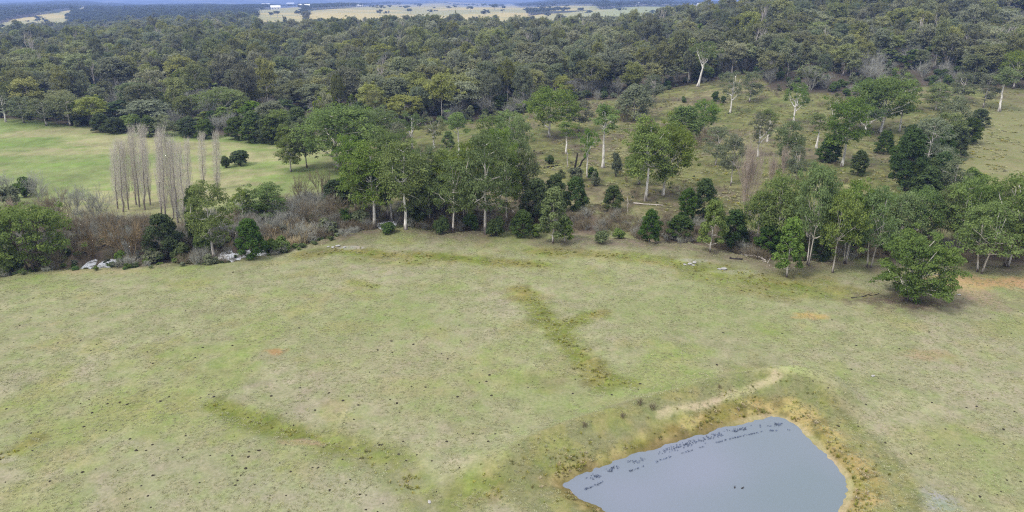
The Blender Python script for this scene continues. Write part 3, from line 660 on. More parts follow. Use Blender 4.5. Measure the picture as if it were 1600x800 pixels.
# beside the creek, in front of the green paddock
P('lone', 52, 424, 325, 128, 'broad dark trunked green gum on the creek bank beside the paddock corner', var=1)
P('willow', 205, 407, 338, 82, 'leafless brown willow with many splayed stems on the creek bank below the poplars', var=0)
P('willow', 146, 402, 352, 52, 'golden brown leafless shrub beside the white creek pool', var=1)
P('wattle', 261, 405, 337, 52, 'round dense green tree on a short white stem between bare willow and tall gum', var=0)
P('tall', 336, 407, 291, 62, 'tall ragged gum with pale trunk in front of the poplars', var=1)
P('wattle', 312, 385, 296, 30, 'narrow dark tree crown close behind the tall ragged gum', var=1)
P('wattle', 394, 402, 344, 46, 'dark leafy creek tree beside the white pool and tan reeds', var=2)
P('mid', 420, 346, 287, 62, 'dark green gum standing alone at the edge of the green paddock', var=0)
P('open', 382, 352, 295, 30, 'thin straggly tree next to the dark gum at the green paddock edge', var=0)
P('bush', 375, 258, 235, 30, 'round dark bush in the green paddock beyond the poplars, the larger of two')
P('bush', 354, 262, 244, 15, 'small round dark bush beside a larger one in the green paddock')
P('bush', 40, 308, 279, 30, 'round dark green bush among grey leafless shrubs beyond the creek')
P('bush_green', 440, 395, 371, 28, 'bright green bush beside the tan reeds on the creek bank')
P('bush', 424, 396, 374, 18, 'small dark bush against the bright green bush by the reeds')
P('bush_green', 318, 400, 358, 22, 'leafy green bush hugging the foot of the tall ragged gum')
P('bush_green', 190, 412, 392, 18, 'small green bush under the leafless willow')
P('bush_grey', 15, 322, 292, 32, 'low olive bush at the far end of the creek thicket')
P('bare_grey', 62, 315, 268, 42, 'grey leafless shrub behind the round dark green bush')
P('bare_grey', 12, 300, 272, 36, 'pale grey leafless shrub at the end of the thicket by the paddock')
P('bare_grey', 118, 335, 290, 50, 'wide grey leafless shrub in the thicket nearest the poplars')
P('bare_grey', 152, 345, 292, 56, 'silver grey leafless shrub just before the poplar clump')
P('bare_brown', 92, 352, 296, 54, 'purplish brown leafless shrub between grey shrubs and the broad gum')
P('bare_brown', 126, 375, 322, 56, 'brown leafless shrub above the broad green gum crown')
P('bare_brown', 175, 372, 326, 50, 'brown leafless shrub just behind the splayed willow')
P('bare_brown', 228, 380, 335, 46, 'dusky brown leafless shrub at the foot of the poplars')
P('bare_brown', 68, 335, 306, 60, 'low dark brown scrub patch by the round green bush')
P('bare_brown', 20, 342, 312, 58, 'dark reddish brown scrub at the creek end of the green paddock')
P('bare_tan', 3, 350, 305, 14, 'tan leafless sapling beside the dark reddish scrub', var=0)
P('bare_tan', 22, 345, 310, 12, 'slim tan leafless sapling standing in the reddish scrub', var=1)
P('bare_grey', 290, 350, 318, 34, 'grey leafless shrub between poplars and tall ragged gum')
P('bare_grey', 380, 372, 346, 30, 'pale twiggy shrub behind the white pool')
P('bare_brown', 358, 360, 330, 34, 'brown twiggy shrub above the white pool')
P('bush_grey', 330, 412, 396, 26, 'low olive scrub at the foot of the tall ragged gum')
P('bare_brown', 85, 420, 388, 60, 'dark leafless scrub under the broad green gum', var=0)
P('bush_green', 18, 428, 392, 42, 'low light green scrub beneath the broad green gum')
P('bush_grey', 240, 408, 388, 34, 'olive scrub low on the bank beside the round dense tree')
P('bush', 285, 408, 380, 30, 'dark low scrub between the round dense tree and tall ragged gum')
for x, b, t, wd in [(179, 322, 236, 14), (187, 327, 226, 17), (196, 324, 230, 13), (208, 316, 222, 13), (213, 320, 207, 15), (222, 324, 205, 17), (230, 316, 224, 12)]:
    P('poplar', x + 5, b + 4, t, wd * 1.15, 'leafless grey poplar in the clump farther from the tall ragged gum', 'leafless poplars in the farther clump', tilt=4 + 4 * ((x * 7) % 5) / 4)
for x, b, t, wd in [(247, 334, 216, 14), (254, 339, 211, 17), (266, 337, 223, 13), (273, 344, 226, 17), (285, 347, 232, 15)]:
    P('poplar', x + 5, b + 4, t, wd * 1.15, 'leafless grey poplar in the clump nearer to the tall ragged gum', 'leafless poplars in the nearer clump', tilt=4 + 4 * ((x * 7) % 5) / 4)
P('poplar', 296, 322, 224, 13, 'leafless poplar at the edge of the nearer clump, slightly apart', tilt=7)
P('poplar', 318, 298, 213, 14, 'leafless poplar standing alone behind the tall ragged gum', tilt=7)
P('poplar', 340, 312, 214, 15, 'last leafless poplar of the row, toward the round dark bushes', tilt=7)
# grove in the middle
P('spread', 527, 264, 170, 122, 'widest spreading gum of the grove with pale forked trunk above brown shrubs', var=0)
P('spread', 592, 240, 167, 64, 'rounded gum behind the grove with pale limbs in a dome', var=1)
P('grey', 480, 262, 188, 48, 'grey green gum crown at the shaded side of the widest gum', var=1)
P('open', 643, 232, 174, 52, 'thin crowned gum showing a fan of white limbs behind the grove', var=1)
P('open', 678, 232, 184, 50, 'gum beside the fan limbed one, with denser round crown', var=2)
P('slim', 718, 250, 176, 38, 'slender gum with straight white trunk on the grass behind the grove', var=0)
P('young', 701, 240, 206, 22, 'small round tree near the slender white trunked gum', var=0)
P('mid', 770, 242, 180, 42, 'gum with white stem at the far side of the grove behind the tall straight one', var=2)
P('mid', 797, 246, 176, 44, 'gum with bushy crown next to the small grassy slope behind the grove', var=3)
P('tall', 585, 355, 226, 74, 'big dark crowned gum at the brown shrub end of the grove front row', var=0)
P('tall', 556, 330, 214, 48, 'gum leaning out toward the brown shrubs behind the front row', var=3)
P('tall', 613, 347, 205, 54, 'highest crown of the grove above the white creek glimpse', var=2)
P('tall', 634, 359, 226, 74, 'gum with bright white branching trunk in the front row of the grove', var=4)
P('slim', 657, 338, 246, 42, 'slim gum half hidden beside the white branching trunk', var=1)
P('stock', 672, 352, 262, 36, 'dense dark young gum right of centre in the grove front row', var=0)
P('stock', 708, 363, 254, 56, 'gum with twin white stems at its foot in the grove front row', var=1)
P('mid', 728, 352, 250, 40, 'gum with leaning dark trunk between twin stems and tall straight trunk', var=1)
P('tall', 759, 366, 214, 70, 'tall gum with one straight white trunk near the end of the grove', var=1)
P('stock', 792, 350, 236, 50, 'gum with low dense leaves at the hill end of the grove', var=2)
P('mid', 640, 330, 240, 50, 'gum filling the dark middle of the grove', var=3)
P('mid', 690, 335, 246, 46, 'leafy gum behind the twin stemmed gum', var=0)
P('mid', 745, 335, 232, 46, 'leafy gum behind the tall straight trunk', var=2)
P('mid', 570, 342, 246, 44, 'gum with low leaves at the brown shrub end, tucked under the big dark crown', var=2)
P('tall', 698, 330, 236, 54, 'gum closing the gap above the twin stemmed gum', var=2)
P('stock', 652, 350, 276, 40, 'low dense gum standing between white branching trunk and dark young gum', var=1)
P('mid', 820, 335, 240, 40, 'gum sloping down the hill end of the grove', var=1)
P('tall', 605, 340, 236, 50, 'gum wedged between the big dark crown and the highest crown of the grove', var=1)
P('tall', 662, 345, 232, 52, 'gum whose crown joins the white branching trunk to the twin stemmed gum', var=3)
P('stock', 728, 340, 225, 50, 'gum in the second rank just before the tall straight trunk', var=0)
P('tall', 780, 335, 206, 52, 'gum topping the hill end of the grove', var=4)
P('spread', 556, 255, 170, 70, 'domed gum between the widest gum and the rounded one', var=0)
P('grey', 620, 262, 196, 52, 'gum crown showing over the front row below the fan limbed gum', var=0)
P('mid', 455, 268, 214, 34, 'small gum at the paddock side of the widest gum', var=1)
P('wattle', 525, 322, 282, 40, 'dark round tree between widest gum and dark brown thicket', var=3)
P('wattle', 548, 318, 268, 36, 'dark leafy tree at the back of the brown thicket', var=1)
P('bare_brown', 473, 320, 272, 44, 'brown leafless tree on the paddock side of the grove', var=0)
P('bare_brown', 503, 312, 258, 44, 'dark brown leafless tree under the widest gum', var=1)
P('bare_brown', 520, 345, 300, 60, 'dense dark brown thicket bush at the grove end', var=2)
P('bare_brown', 478, 345, 312, 50, 'brown leafless shrub behind the reeds', var=1)
P('bare_brown', 545, 350, 318, 40, 'brown leafless shrub tucked against the big dark gum', var=0)
P('bare_grey', 472, 378, 346, 44, 'round grey leafless shrub beside the tan reeds', var=1)
P('bare_grey', 505, 370, 345, 40, 'grey leafless shrub on the bank near the grove end', var=2)
P('bare_grey', 445, 352, 325, 50, 'greyish shrub behind the tan reeds', var=0)
P('bush', 541, 352, 328, 26, 'green bush in front of the dark brown thicket', var=2)
P('bush_grey', 515, 366, 342, 36, 'olive bush on the bank by the grey leafless shrub', var=1)
P('bush_grey', 563, 350, 330, 30, 'olive bush at the foot of the big dark gum', var=0)
P('bush', 606, 364, 349, 24, 'low dark bush between trunks in front of the white creek glimpse', var=0)
P('bush', 775, 368, 340, 28, 'dark leafy scrub beside the tall straight white trunk', var=1)
P('bush', 652, 352, 325, 30, 'shaded scrub in the heart of the grove', var=2)
P('bush', 736, 360, 335, 26, 'dark scrub behind the tall straight white trunk', var=0)
P('bush', 690, 364, 340, 24, 'low scrub at the base of the twin stemmed gum', var=1)
# foot of the hill, beyond the creek
P('tall', 812, 316, 186, 38, 'gum with leafy drooping side at the start of the grassy hill', var=3)
P('spread', 857, 214, 138, 84, 'broad gum leaning on a white trunk at the forest edge above the slope', var=2, tilt=4)
P('slim', 942, 262, 166, 46, 'slender gum with charred black foot on the grassy slope', var=2)
P('open', 917, 277, 203, 34, 'small crowned gum with blackened trunk beside two charred stubs', var=0)
P('tall', 1009, 314, 187, 66, 'tall gum with twisting white trunk, the nearer of the pair on the slope', var=0)
P('spread', 1036, 306, 190, 84, 'gum spreading sideways beside the twisting white trunk', var=1, tilt=4)
P('mid', 998, 288, 232, 42, 'darker lower tree behind the twisting white trunk', var=1)
P('oliv', 1069, 216, 168, 62, 'yellow olive bushy tree above the spreading gum', var=1)
P('oliv', 990, 188, 135, 54, 'grey green rounded tree on the slope with dark tangle beneath', var=0)
P('grey', 1141, 290, 212, 38, 'grey green tree behind the tan leafless tree', var=0)
P('open', 1183, 245, 178, 44, 'straggly grey gum on the slope above the tan leafless tree', var=2)
P('bare_tan', 1163, 336, 218, 48, 'tall tan leafless tree standing up from the dark creek trees', var=0)
P('bare_tan', 1222, 276, 228, 17, 'narrow tan leafless tree like a plume beside green crowns', var=1)
P('bare_tan', 1203, 290, 240, 20, 'pale tan leafless tree next to the narrow plume', var=0)
P('wattle', 838, 352, 282, 46, 'dark tree in the creek line nearest the grove', var=0)
P('wattle', 867, 332, 275, 38, 'darkest round tree of the three at the foot of the slope', var=1)
P('wattle', 899, 327, 278, 38, 'dark tree next to the bright green strip at the slope foot', var=2)
P('young', 864, 380, 296, 46, 'lighter green young gum at the paddock edge of the creek', var=1)
P('young', 882, 379, 340, 30, 'short green tree against the lighter young gum', var=2)
P('wattle', 957, 329, 291, 32, 'single cone shaped dark tree on the bright green strip', var=3)
P('wattle', 1015, 377, 330, 36, 'bushy dark green tree alone at the creek edge mid slope', var=1)
P('wattle', 1098, 340, 281, 38, 'tallest dark tree in the clump by the tan leafless tree', var=2)
P('wattle', 1072, 348, 296, 32, 'dark tree at the open side of the clump', var=0)
P('wattle', 1062, 373, 338, 46, 'low wide dark tree under the clump at the creek', var=3)
P('young', 1110, 394, 316, 44, 'light green dense young tree at the edge of the paddock and creek debris', var=0)
P('wattle', 1145, 388, 330, 46, 'dark tree below the tan leafless tree', var=1)
P('wattle', 816, 369, 330, 36, 'dark low tree at the edge of the grove shade', var=2)
P('bush_green', 838, 370, 350, 20, 'bright low bush between the grove and lighter young gum', var=0)
P('bush', 926, 282, 262, 16, 'small dark bush by the blackened trunk', var=1)
P('bush_grey', 898, 283, 262, 24, 'grey green bush around the charred stubs', var=0)
P('bush_grey', 930, 290, 268, 18, 'small grey green bush downhill of the slender charred gum', var=1)
P('bush', 858, 256, 243, 14, 'tiny dark tree on the bare slope above a log', var=2)
P('bush_grey', 962, 276, 240, 16, 'small thin tree on the slope between the slender gum and the pair', var=0)
P('bush_grey', 878, 278, 265, 14, 'low green shrub on the slope before the dark trees', var=1)
P('bush_grey', 940, 380, 362, 22, 'grey green shrub in the brown creek thicket', var=0)
P('bush_green', 967, 372, 358, 18, 'small green shrub in the brown creek thicket', var=1)
P('bush', 1068, 160, 151, 9, 'small black green bush high on the slope, farther from the leaning white gum')
P('bush', 1117, 158, 143, 14, 'dark bush high on the slope below the leaning white gum')
P('bush', 1130, 161, 150, 9, 'smaller dark bush beside another below the leaning white gum')
P('bare_brown', 1105, 224, 196, 40, 'dark heap of leafless brush on the slope', var=2)
P('bare_brown', 1085, 232, 205, 36, 'brown brush at the downhill side of the dark heap', var=1)
P('bare_brown', 975, 190, 162, 40, 'dark leafless tangle under the rounded grey green tree', var=0)
# slope on the far side
P('open', 1240, 194, 127, 48, 'forked white gum with two separate leaf tufts on the slope', var=1)
P('open', 1141, 176, 114, 40, 'sparse gum with white trunk on a bare patch of slope', var=2)
P('grey', 1171, 160, 113, 36, 'twiggy grey tree near the sparse white trunked gum', var=2)
P('open', 1090, 135, 66, 52, 'leaning white trunked gum standing clear of the forest edge', var=0, tilt=10)
P('tall', 1315, 260, 158, 60, 'gum with thick short white trunk beside a round dark bush', var=2)
P('spread', 1375, 207, 117, 88, 'large gum of angular white limbs on the slope', var=1)
P('mid', 1343, 202, 127, 52, 'dense green gum crown behind the large angular one', var=0)
P('open', 1350, 212, 160, 52, 'open pale limbed gum below the dense green crown', var=1)
P('wattle', 1340, 274, 236, 27, 'round dark bush tree just downhill of the thick white trunk', var=0)
P('wattle', 1294, 253, 214, 38, 'dark dense tree tucked behind the thick white trunk', var=2)
P('wattle', 1380, 240, 205, 28, 'dark tree on the slope under the large angular gum', var=3)
P('mid', 1227, 262, 190, 42, 'round green gum crown above the narrow tan plume', var=2)
P('grey', 1242, 285, 230, 34, 'grey leaved tree beside the narrow tan plume', var=1)
P('slim', 1561, 174, 106, 38, 'gum with two thin pale stems at the bare brown slope', var=0)
P('spread', 1583, 139, 82, 48, 'spreading gum with white limbs at the forest edge near the bare brown slope', var=0)
P('bush', 1295, 255, 238, 18, 'low dark bush at the foot of the thick white trunk', var=1)
# gully of dark trees
for i, (x, b, t, wd, kd, lb) in enumerate([
    (1412, 298, 205, 50, 'wattle', 'dark tree at the low corner of the gully thicket'),
    (1442, 280, 188, 56, 'grey', 'grey green gum rising in the middle of the dark gully thicket'),
    (1468, 268, 204, 42, 'wattle', 'dark tree along the open flank of the gully thicket'),
    (1428, 300, 260, 44, 'wattle', 'low dark tree at the bottom tip of the gully thicket'),
    (1472, 240, 178, 44, 'mid', 'green tree halfway up the gully thicket'),
    (1482, 222, 153, 50, 'grey', 'tall grey tree at the upper part of the gully thicket'),
    (1512, 224, 186, 38, 'wattle', 'round dark tree separated at the upper side of the gully'),
    (1528, 198, 171, 30, 'wattle', 'highest small round dark tree of the gully line'),
    (1492, 218, 190, 26, 'wattle', 'small dark tree linking the gully thicket and round dark tree'),
    (1402, 262, 226, 34, 'wattle', 'dark shrubby tree on the outer side of the gully thicket'),
    (1455, 225, 188, 36, 'wattle', 'dark tree crowding the back of the gully thicket'),
    (1420, 240, 196, 34, 'wattle', 'dark tree on the slope side of the gully thicket'),
    (1486, 306, 248, 52, 'grey', 'domed grey green tree behind the front row of gums'),
    (1516, 300, 264, 36, 'bush_green', 'rounded green bush beside the domed grey green tree'),
    (1450, 300, 250, 36, 'wattle', 'dark tree between gully thicket and domed grey tree')]):
    P(kd, x, b, t, wd, lb)
for x, b, t, wd, kd, v_, lb in [
    (1408, 178, 118, 48, 'open', 0, 'pale limbed gum reaching over the slope beside the large angular one'),
    (1462, 172, 132, 38, 'mid', 1, 'green gum between the large angular gum and the gully head'),
    (1300, 200, 150, 34, 'open', 1, 'small thin gum on the slope under the forest edge near the forked white gum'),
    (1276, 232, 178, 36, 'slim', 1, 'slender pale stemmed gum on the slope uphill of the thick white trunk'),
    (1198, 222, 172, 34, 'slim', 2, 'slender gum on the slope between the sparse white gum and straggly grey gum'),
    (1405, 205, 160, 34, 'slim', 0, 'slender gum near the large angular gum, on the gully side'),
    (1536, 168, 116, 34, 'grey', 2, 'grey gum on the bare brown slope below the forest'),
    (1500, 160, 116, 40, 'grey', 1, 'bushy grey gum where the gully meets the forest'),
    (1118, 258, 200, 40, 'grey', 2, 'grey crowned tree by the dark brush heap'),
    (1100, 206, 158, 40, 'mid', 3, 'green tree just above the dark brush heap'),
    (885, 240, 190, 34, 'slim', 1, 'slender gum on the slope uphill of the charred stubs'),
    (905, 205, 158, 40, 'grey', 0, 'grey tree near the broad leaning gum at the forest edge'),
    (1020, 160, 118, 36, 'grey', 1, 'grey tree on the slope below the forest edge, uphill of the yellow olive tree'),
    (1446, 306, 262, 44, 'wattle', 3, 'dark tree at the outlet of the gully thicket'),
    (1436, 262, 214, 46, 'wattle', 0, 'dark tree packed into the middle of the gully thicket'),
    (1490, 246, 200, 40, 'wattle', 1, 'dark tree on the bend of the gully thicket'),
    (1416, 272, 232, 44, 'wattle', 2, 'dark tree low on the outer edge of the gully thicket'),
    (1466, 292, 240, 44, 'wattle', 3, 'dark tree at the lower open flank of the gully thicket')]:
    P(kd, x, b, t, wd, lb, var=v_)
# front row on the far side
P('row', 1210, 397, 271, 66, 'leafy gum at the debris end of the front row, trunk hidden', var=0)
P('row', 1262, 415, 264, 58, 'highest gum of the front row with slanting dark trunk', var=1)
P('young', 1228, 433, 344, 42, 'small grey green tree standing before the front row', var=1)
P('row', 1301, 426, 304, 58, 'gum with pale fork and dark foot in the middle of the front row', var=3)
P('row', 1320, 412, 286, 50, 'gum with bent pale limb behind the pale forked one', var=2)
P('row', 1357, 418, 298, 62, 'gum with single dark slanting trunk in the front row', var=4)
P('row', 1400, 402, 298, 56, 'gum crown above the dark shrub in the front row', var=0)
P('row', 1432, 398, 300, 54, 'dense gum directly behind the lone bright tree', var=1)
P('row', 1462, 398, 296, 44, 'gum with dark trunk seen over the lone bright tree', var=3)
P('row', 1494, 402, 282, 70, 'gum with white curving limbs beyond the lone bright tree', var=2)
P('row', 1530, 426, 321, 82, 'low spreading gum with paired dark trunks before the sandy patch', var=4)
P('row', 1573, 416, 277, 86, 'big gum with fanned pale limbs near the end of the front row', var=2)
P('row', 1604, 420, 336, 60, 'gum leaning in at the very end of the front row', var=1)
P('row', 1240, 385, 300, 46, 'gum at the back of the front row over the dark creek trees', var=4)
P('row', 1285, 392, 290, 44, 'gum filling the gap behind the pale forked gum', var=0)
P('row', 1180, 388, 300, 44, 'gum next to the tan leafless tree above the debris', var=3)
P('row', 1520, 385, 292, 50, 'gum behind the low spreading paired trunk one', var=1)
P('row', 1380, 388, 304, 44, 'gum set back in the front row by the dark shrub', var=2)
P('row', 1550, 380, 288, 50, 'gum far back near the end of the front row', var=0)
P('bush', 1386, 398, 365, 34, 'dark rounded shrub under the front row', var=0)
P('wattle', 1200, 398, 350, 44, 'dark leafy low tree above the creek debris', var=0)
P('wattle', 1235, 405, 352, 44, 'dark low tree in the shade of the highest front row gum', var=3)
P('wattle', 1330, 395, 352, 40, 'dark low tree between front row trunks', var=1)
P('wattle', 1280, 408, 365, 32, 'dark undergrowth tree by the slanting trunk', var=2)
P('lone', 1419, 469, 368, 120, 'lone bright green gum with many pale low limbs standing out in the paddock', var=0, rz=.6)

# ------------------------------------------------------------------ forest: a jittered stand; the largest in view are trees of their own, the rest one mass
def make_points(u0, u1, y0, y1, cell, seed):
    r = np.random.default_rng(seed); pts = []
    y = y0
    while y < y1:
        n = int((u1 - u0) * y / cell); xs = (u0 + (np.arange(n) + .5 + r.uniform(-.48, .48, n)) / n * (u1 - u0)) * y
        ys = y + r.uniform(-.48, .48, n) * cell; pts.append(np.c_[xs, ys]); y += cell
    return np.concatenate(pts)
def scatter(name, label, pts, scl, rot, idx, protos):
    """one object of instances: pts (n,3), scl (n,3), rot (n,3), idx (n)"""
    c = bpy.data.collections.new(name + '_sources')
    for i, mesh in enumerate(protos):
        o = bpy.data.objects.new('%s_source_%02d' % (name, i), mesh); c.objects.link(o)
    me = bpy.data.meshes.new(name); me.vertices.add(len(pts)); me.vertices.foreach_set('co', np.asarray(pts, np.float32).ravel())
    for nm, arr in (('scl', scl), ('rot', rot)):
        a = me.attributes.new(nm, 'FLOAT_VECTOR', 'POINT'); a.data.foreach_set('vector', np.asarray(arr, np.float32).ravel())
    a = me.attributes.new('idx', 'INT', 'POINT'); a.data.foreach_set('value', np.asarray(idx, np.int32)); me.update()
    ng = bpy.data.node_groups.new(name, 'GeometryNodeTree'); ng.interface.new_socket('Geometry', in_out='INPUT', socket_type='NodeSocketGeometry'); ng.interface.new_socket('Geometry', in_out='OUTPUT', socket_type='NodeSocketGeometry')
    N, L = ng.nodes.new, ng.links.new
    gi, go, ip, ci = N('NodeGroupInput'), N('NodeGroupOutput'), N('GeometryNodeInstanceOnPoints'), N('GeometryNodeCollectionInfo')
    ci.inputs['Collection'].default_value = c; ci.inputs['Separate Children'].default_value = True; ci.inputs['Reset Children'].default_value = True
    def attr(nm, ty):
        q = N('GeometryNodeInputNamedAttribute'); q.data_type = ty; q.inputs['Name'].default_value = nm; return q.outputs['Attribute']
    e2r = N('FunctionNodeEulerToRotation')
    L(gi.outputs[0], ip.inputs['Points']); L(ci.outputs[0], ip.inputs['Instance']); ip.inputs['Pick Instance'].default_value = True
    L(attr('idx', 'INT'), ip.inputs['Instance Index']); L(attr('scl', 'FLOAT_VECTOR'), ip.inputs['Scale']); L(attr('rot', 'FLOAT_VECTOR'), e2r.inputs[0]); L(e2r.outputs[0], ip.inputs['Rotation'])
    L(ip.outputs[0], go.inputs[0])
    o = link(name, me); md = o.modifiers.new('scatter', 'NODES'); md.node_group = ng
    return tag(o, label, kind='stuff')
def joined(pair):
    """trunk and crown of a prototype as one mesh"""
    a, b = pair[0], pair[1]; me = bpy.data.meshes.new('forest_tree'); vs, ls, st, tn, mi, n, l0 = [], [], [], [], [], 0, 0
    for k, q in enumerate([a, b] if b else [a]):
        v = np.empty(len(q.vertices) * 3, np.float32); q.vertices.foreach_get('co', v); l = np.empty(len(q.loops), np.int32); q.loops.foreach_get('vertex_index', l)
        t = np.empty(len(q.polygons), np.float32); q.attributes['tone'].data.foreach_get('value', t)
        vs.append(v); ls.append(l + n); st.append(np.arange(len(q.polygons)) * 4); tn.append(t); mi.append(np.full(len(q.polygons), k)); n += len(q.vertices)
    l = np.concatenate(ls); t = np.concatenate(tn); me.vertices.add(n); me.vertices.foreach_set('co', np.concatenate(vs)); me.loops.add(len(l)); me.loops.foreach_set('vertex_index', l)
    me.polygons.add(len(t)); me.polygons.foreach_set('loop_start', (np.arange(len(t)) * 4).astype(np.int32)); me.polygons.foreach_set('loop_total', np.full(len(t), 4, np.int32)); me.polygons.foreach_set('material_index', np.concatenate(mi).astype(np.int32))
    at_ = me.attributes.new('tone', 'FLOAT', 'FACE'); at_.data.foreach_set('value', t); me.update(calc_edges=True)
    for q in ([a, b] if b else [a]): me.materials.append(q.materials[0])
    return me

fp = make_points(-1.05, 1.05, 215, 1250, 9.2, 5)
fd = forest_depth(fp[:, 0], fp[:, 1]); fz = height(fp[:, 0], fp[:, 1])
keep = fd > 1 + 3 * rng.random(len(fp))
used = np.array(USED); 
dmin = np.min(np.hypot(fp[:, None, 0] - used[None, :, 0], fp[:, None, 1] - used[None, :, 1]), axis=1); keep &= dmin > 4
dens = fbm(fp[:, 0] / 45, fp[:, 1] / 45, 91, 3); keep &= (rng.random(len(fp)) < np.where(dens < .43, .34, .95))
upx, upy = project(fp[:, 0], fp[:, 1], fz + 8)
for q in PASTURE: keep &= ~((fp[:, 1] > 900) & inside(upx, upy, q))
keep &= ~((fp[:, 1] > 700) & (rng.random(len(fp)) < .35))
fp, fz, fd, upx = fp[keep], fz[keep], fd[keep], upx[keep]
dep = fp[:, 1] * cp + (CAM_H - fz) * sp
inview = (upx > -10) & (upx < 1610)
hh = 14.5 + 4.5 * (fbm(fp[:, 0] / 60, fp[:, 1] / 60, 17, 2) - .5) * 2 + rng.normal(size=len(fp)) * 2.2
hh = np.clip(hh + rng.normal(size=len(fp)) * 1.5 + 4.5 * (rng.random(len(fp)) < .10), 7.5, 25) * np.where(fd < 14, .86, 1); ww = np.clip(11.2 + rng.normal(size=len(fp)) * 3.4, 5.0, 20)
kind = np.full(len(fp), 0); rr = rng.random(len(fp))
lowp = sstep(75, 0, fd) * (upx < 1000)
kind[rr < .05 + .18 * lowp * (upx < 700)] = 1; kind[(rr > .93 - .10 * lowp)] = 2
order = np.argsort(np.where(inview, dep + np.maximum(fd - 60, 0) * .3, 1e9)); single = np.zeros(len(fp), bool); single[order[:130]] = True
def zone(px):
    if px < 470: return 'grey green gum in the forest front behind the green paddock', 'forest trees behind the green paddock'
    if px < 830: return 'grey green gum in the forest front behind the central grove', 'forest trees behind the grove'
    if px < 1190: return 'grey green gum along the forest front above the grassy slope', 'forest trees above the grassy slope'
    return 'grey green gum along the forest front above the gully', 'forest trees above the gully'
for i in np.where(single)[0]:
    lb, gp = zone(upx[i]); kd = ['forest', 'forest_lime', 'forest_dark'][kind[i]]
    hw = (hh[i], ww[i]) if kind[i] == 0 else (hh[i] * .55, ww[i] * .8)
    if kind[i] == 1: lb = lb.replace('grey green gum', 'bright lime green wattle'); gp = 'lime wattles, ' + gp
    if kind[i] == 2: lb = lb.replace('grey green gum', 'dark green wattle'); gp = 'dark wattles, ' + gp
    plant_at(kd, (fp[i, 0], fp[i, 1], fz[i] - .1), hw[0], hw[1], lb, gp, rz=float(rng.random() * 6.28))
protos = [joined(p) for p in PRO['forest'] + PRO['forest_lime'] + PRO['forest_dark'] + PRO['stag']]
EDGE = [(160, 206, 178, 34, 'wattle'), (182, 208, 184, 30, 'wattle'), (205, 205, 180, 32, 'bush_green'), (235, 212, 184, 36, 'wattle'), (262, 212, 180, 40, 'grey'), (296, 214, 184, 36, 'wattle'), (322, 216, 188, 34, 'wattle'), (352, 190, 136, 74, 'spread'), (372, 218, 184, 38, 'wattle'),
        (398, 222, 176, 44, 'wattle'), (422, 224, 180, 40, 'wattle'), (447, 238, 196, 30, 'young'), (440, 222, 172, 44, 'mid'), (468, 226, 170, 44, 'wattle'), (110, 197, 150, 58, 'grey'), (72, 196, 156, 46, 'grey'), (38, 192, 152, 44, 'grey'), (10, 190, 146, 40, 'open')]
ELB = ['dark round tree at the far edge of the green paddock, first of a dark pair', 'dark round tree at the far edge of the green paddock, second of a dark pair', 'lighter green bushy tree beside the dark pair at the paddock edge', 'dark tree at the forest foot directly above the poplar tops',
       'grey green full crowned gum at the forest foot behind the poplars', 'dark tree at the forest foot above the gap between poplar clumps', 'dark tree at the forest foot by the lone poplar', 'big spreading pale limbed gum rising over the forest edge behind the lone poplar', 'dark tree at the forest foot above the two round bushes',
       'dark green tree where the paddock narrows toward the widest gum', 'second dark green tree where the paddock narrows toward the widest gum', 'small bright gum with pale stem standing in front of the dark edge trees', 'leafy gum behind the small bright pale stemmed gum', 'dark tree squeezed beside the crown of the widest gum',
       'drooping grey gum at the far paddock edge, largest of a grey group', 'drooping grey gum in the middle of the grey group at the paddock edge', 'rounded grey gum in the grey group at the paddock edge', 'pale stemmed straggly gum at the outer end of the grey group']
for (a, b, c, d, kd), lb in zip(EDGE, ELB): P(kd, a, b, c, d, lb)
base = np.array([p[2] for p in PRO['forest'] + PRO['forest_lime'] + PRO['forest_dark'] + PRO['stag']]); bw = np.array([p[3] for p in PRO['forest'] + PRO['forest_lime'] + PRO['forest_dark'] + PRO['stag']])
m_ = ~single; n_ = m_.sum(); ix = np.where(kind[m_] == 0, rng.integers(0, 8, n_), np.where(kind[m_] == 1, 8 + rng.integers(0, 2, n_), 10 + rng.integers(0, 2, n_))); ix = np.where(rng.random(n_) < .05, 12 + rng.integers(0, 3, n_), ix)
h_ = np.where(kind[m_] == 0, hh[m_], hh[m_] * .55); w_ = np.where(kind[m_] == 0, ww[m_], ww[m_] * .8); h_ = np.where(ix > 11, hh[m_] * 1.05, h_); w_ = np.where(ix > 11, 7.0, w_)
scatter('forest', 'dense grey green eucalypt forest over the hills', np.c_[fp[m_], fz[m_] - .1], np.c_[w_ / bw[ix], w_ / bw[ix], h_ / base[ix]], np.c_[np.zeros((n_, 2)), rng.random(n_) * 6.28], ix, protos)
# understorey along and inside the front of the forest
up_ = make_points(-.9, .9, 215, 560, 4.6, 8); ud = forest_depth(up_[:, 0], up_[:, 1]); k = (ud > -2) & (ud < 230) & (rng.random(len(up_)) < np.where(ud < 25, .75, .5)); up_ = up_[k]; uz = height(up_[:, 0], up_[:, 1]); n_ = len(up_)
us = rng.uniform(.6, 1.9, n_)
scatter('undergrowth', 'low scrub and leafless brush beneath the forest edge', np.c_[up_, uz], np.c_[us, us, us * rng.uniform(.6, 1.2, n_)], np.c_[np.zeros((n_, 2)), rng.random(n_) * 6.28], rng.integers(0, 4, n_),
        [joined(PRO['bush_grey'][0]), joined(PRO['bush'][0]), PRO['bare_grey'][0][0], joined(PRO['bush_grey'][1])])
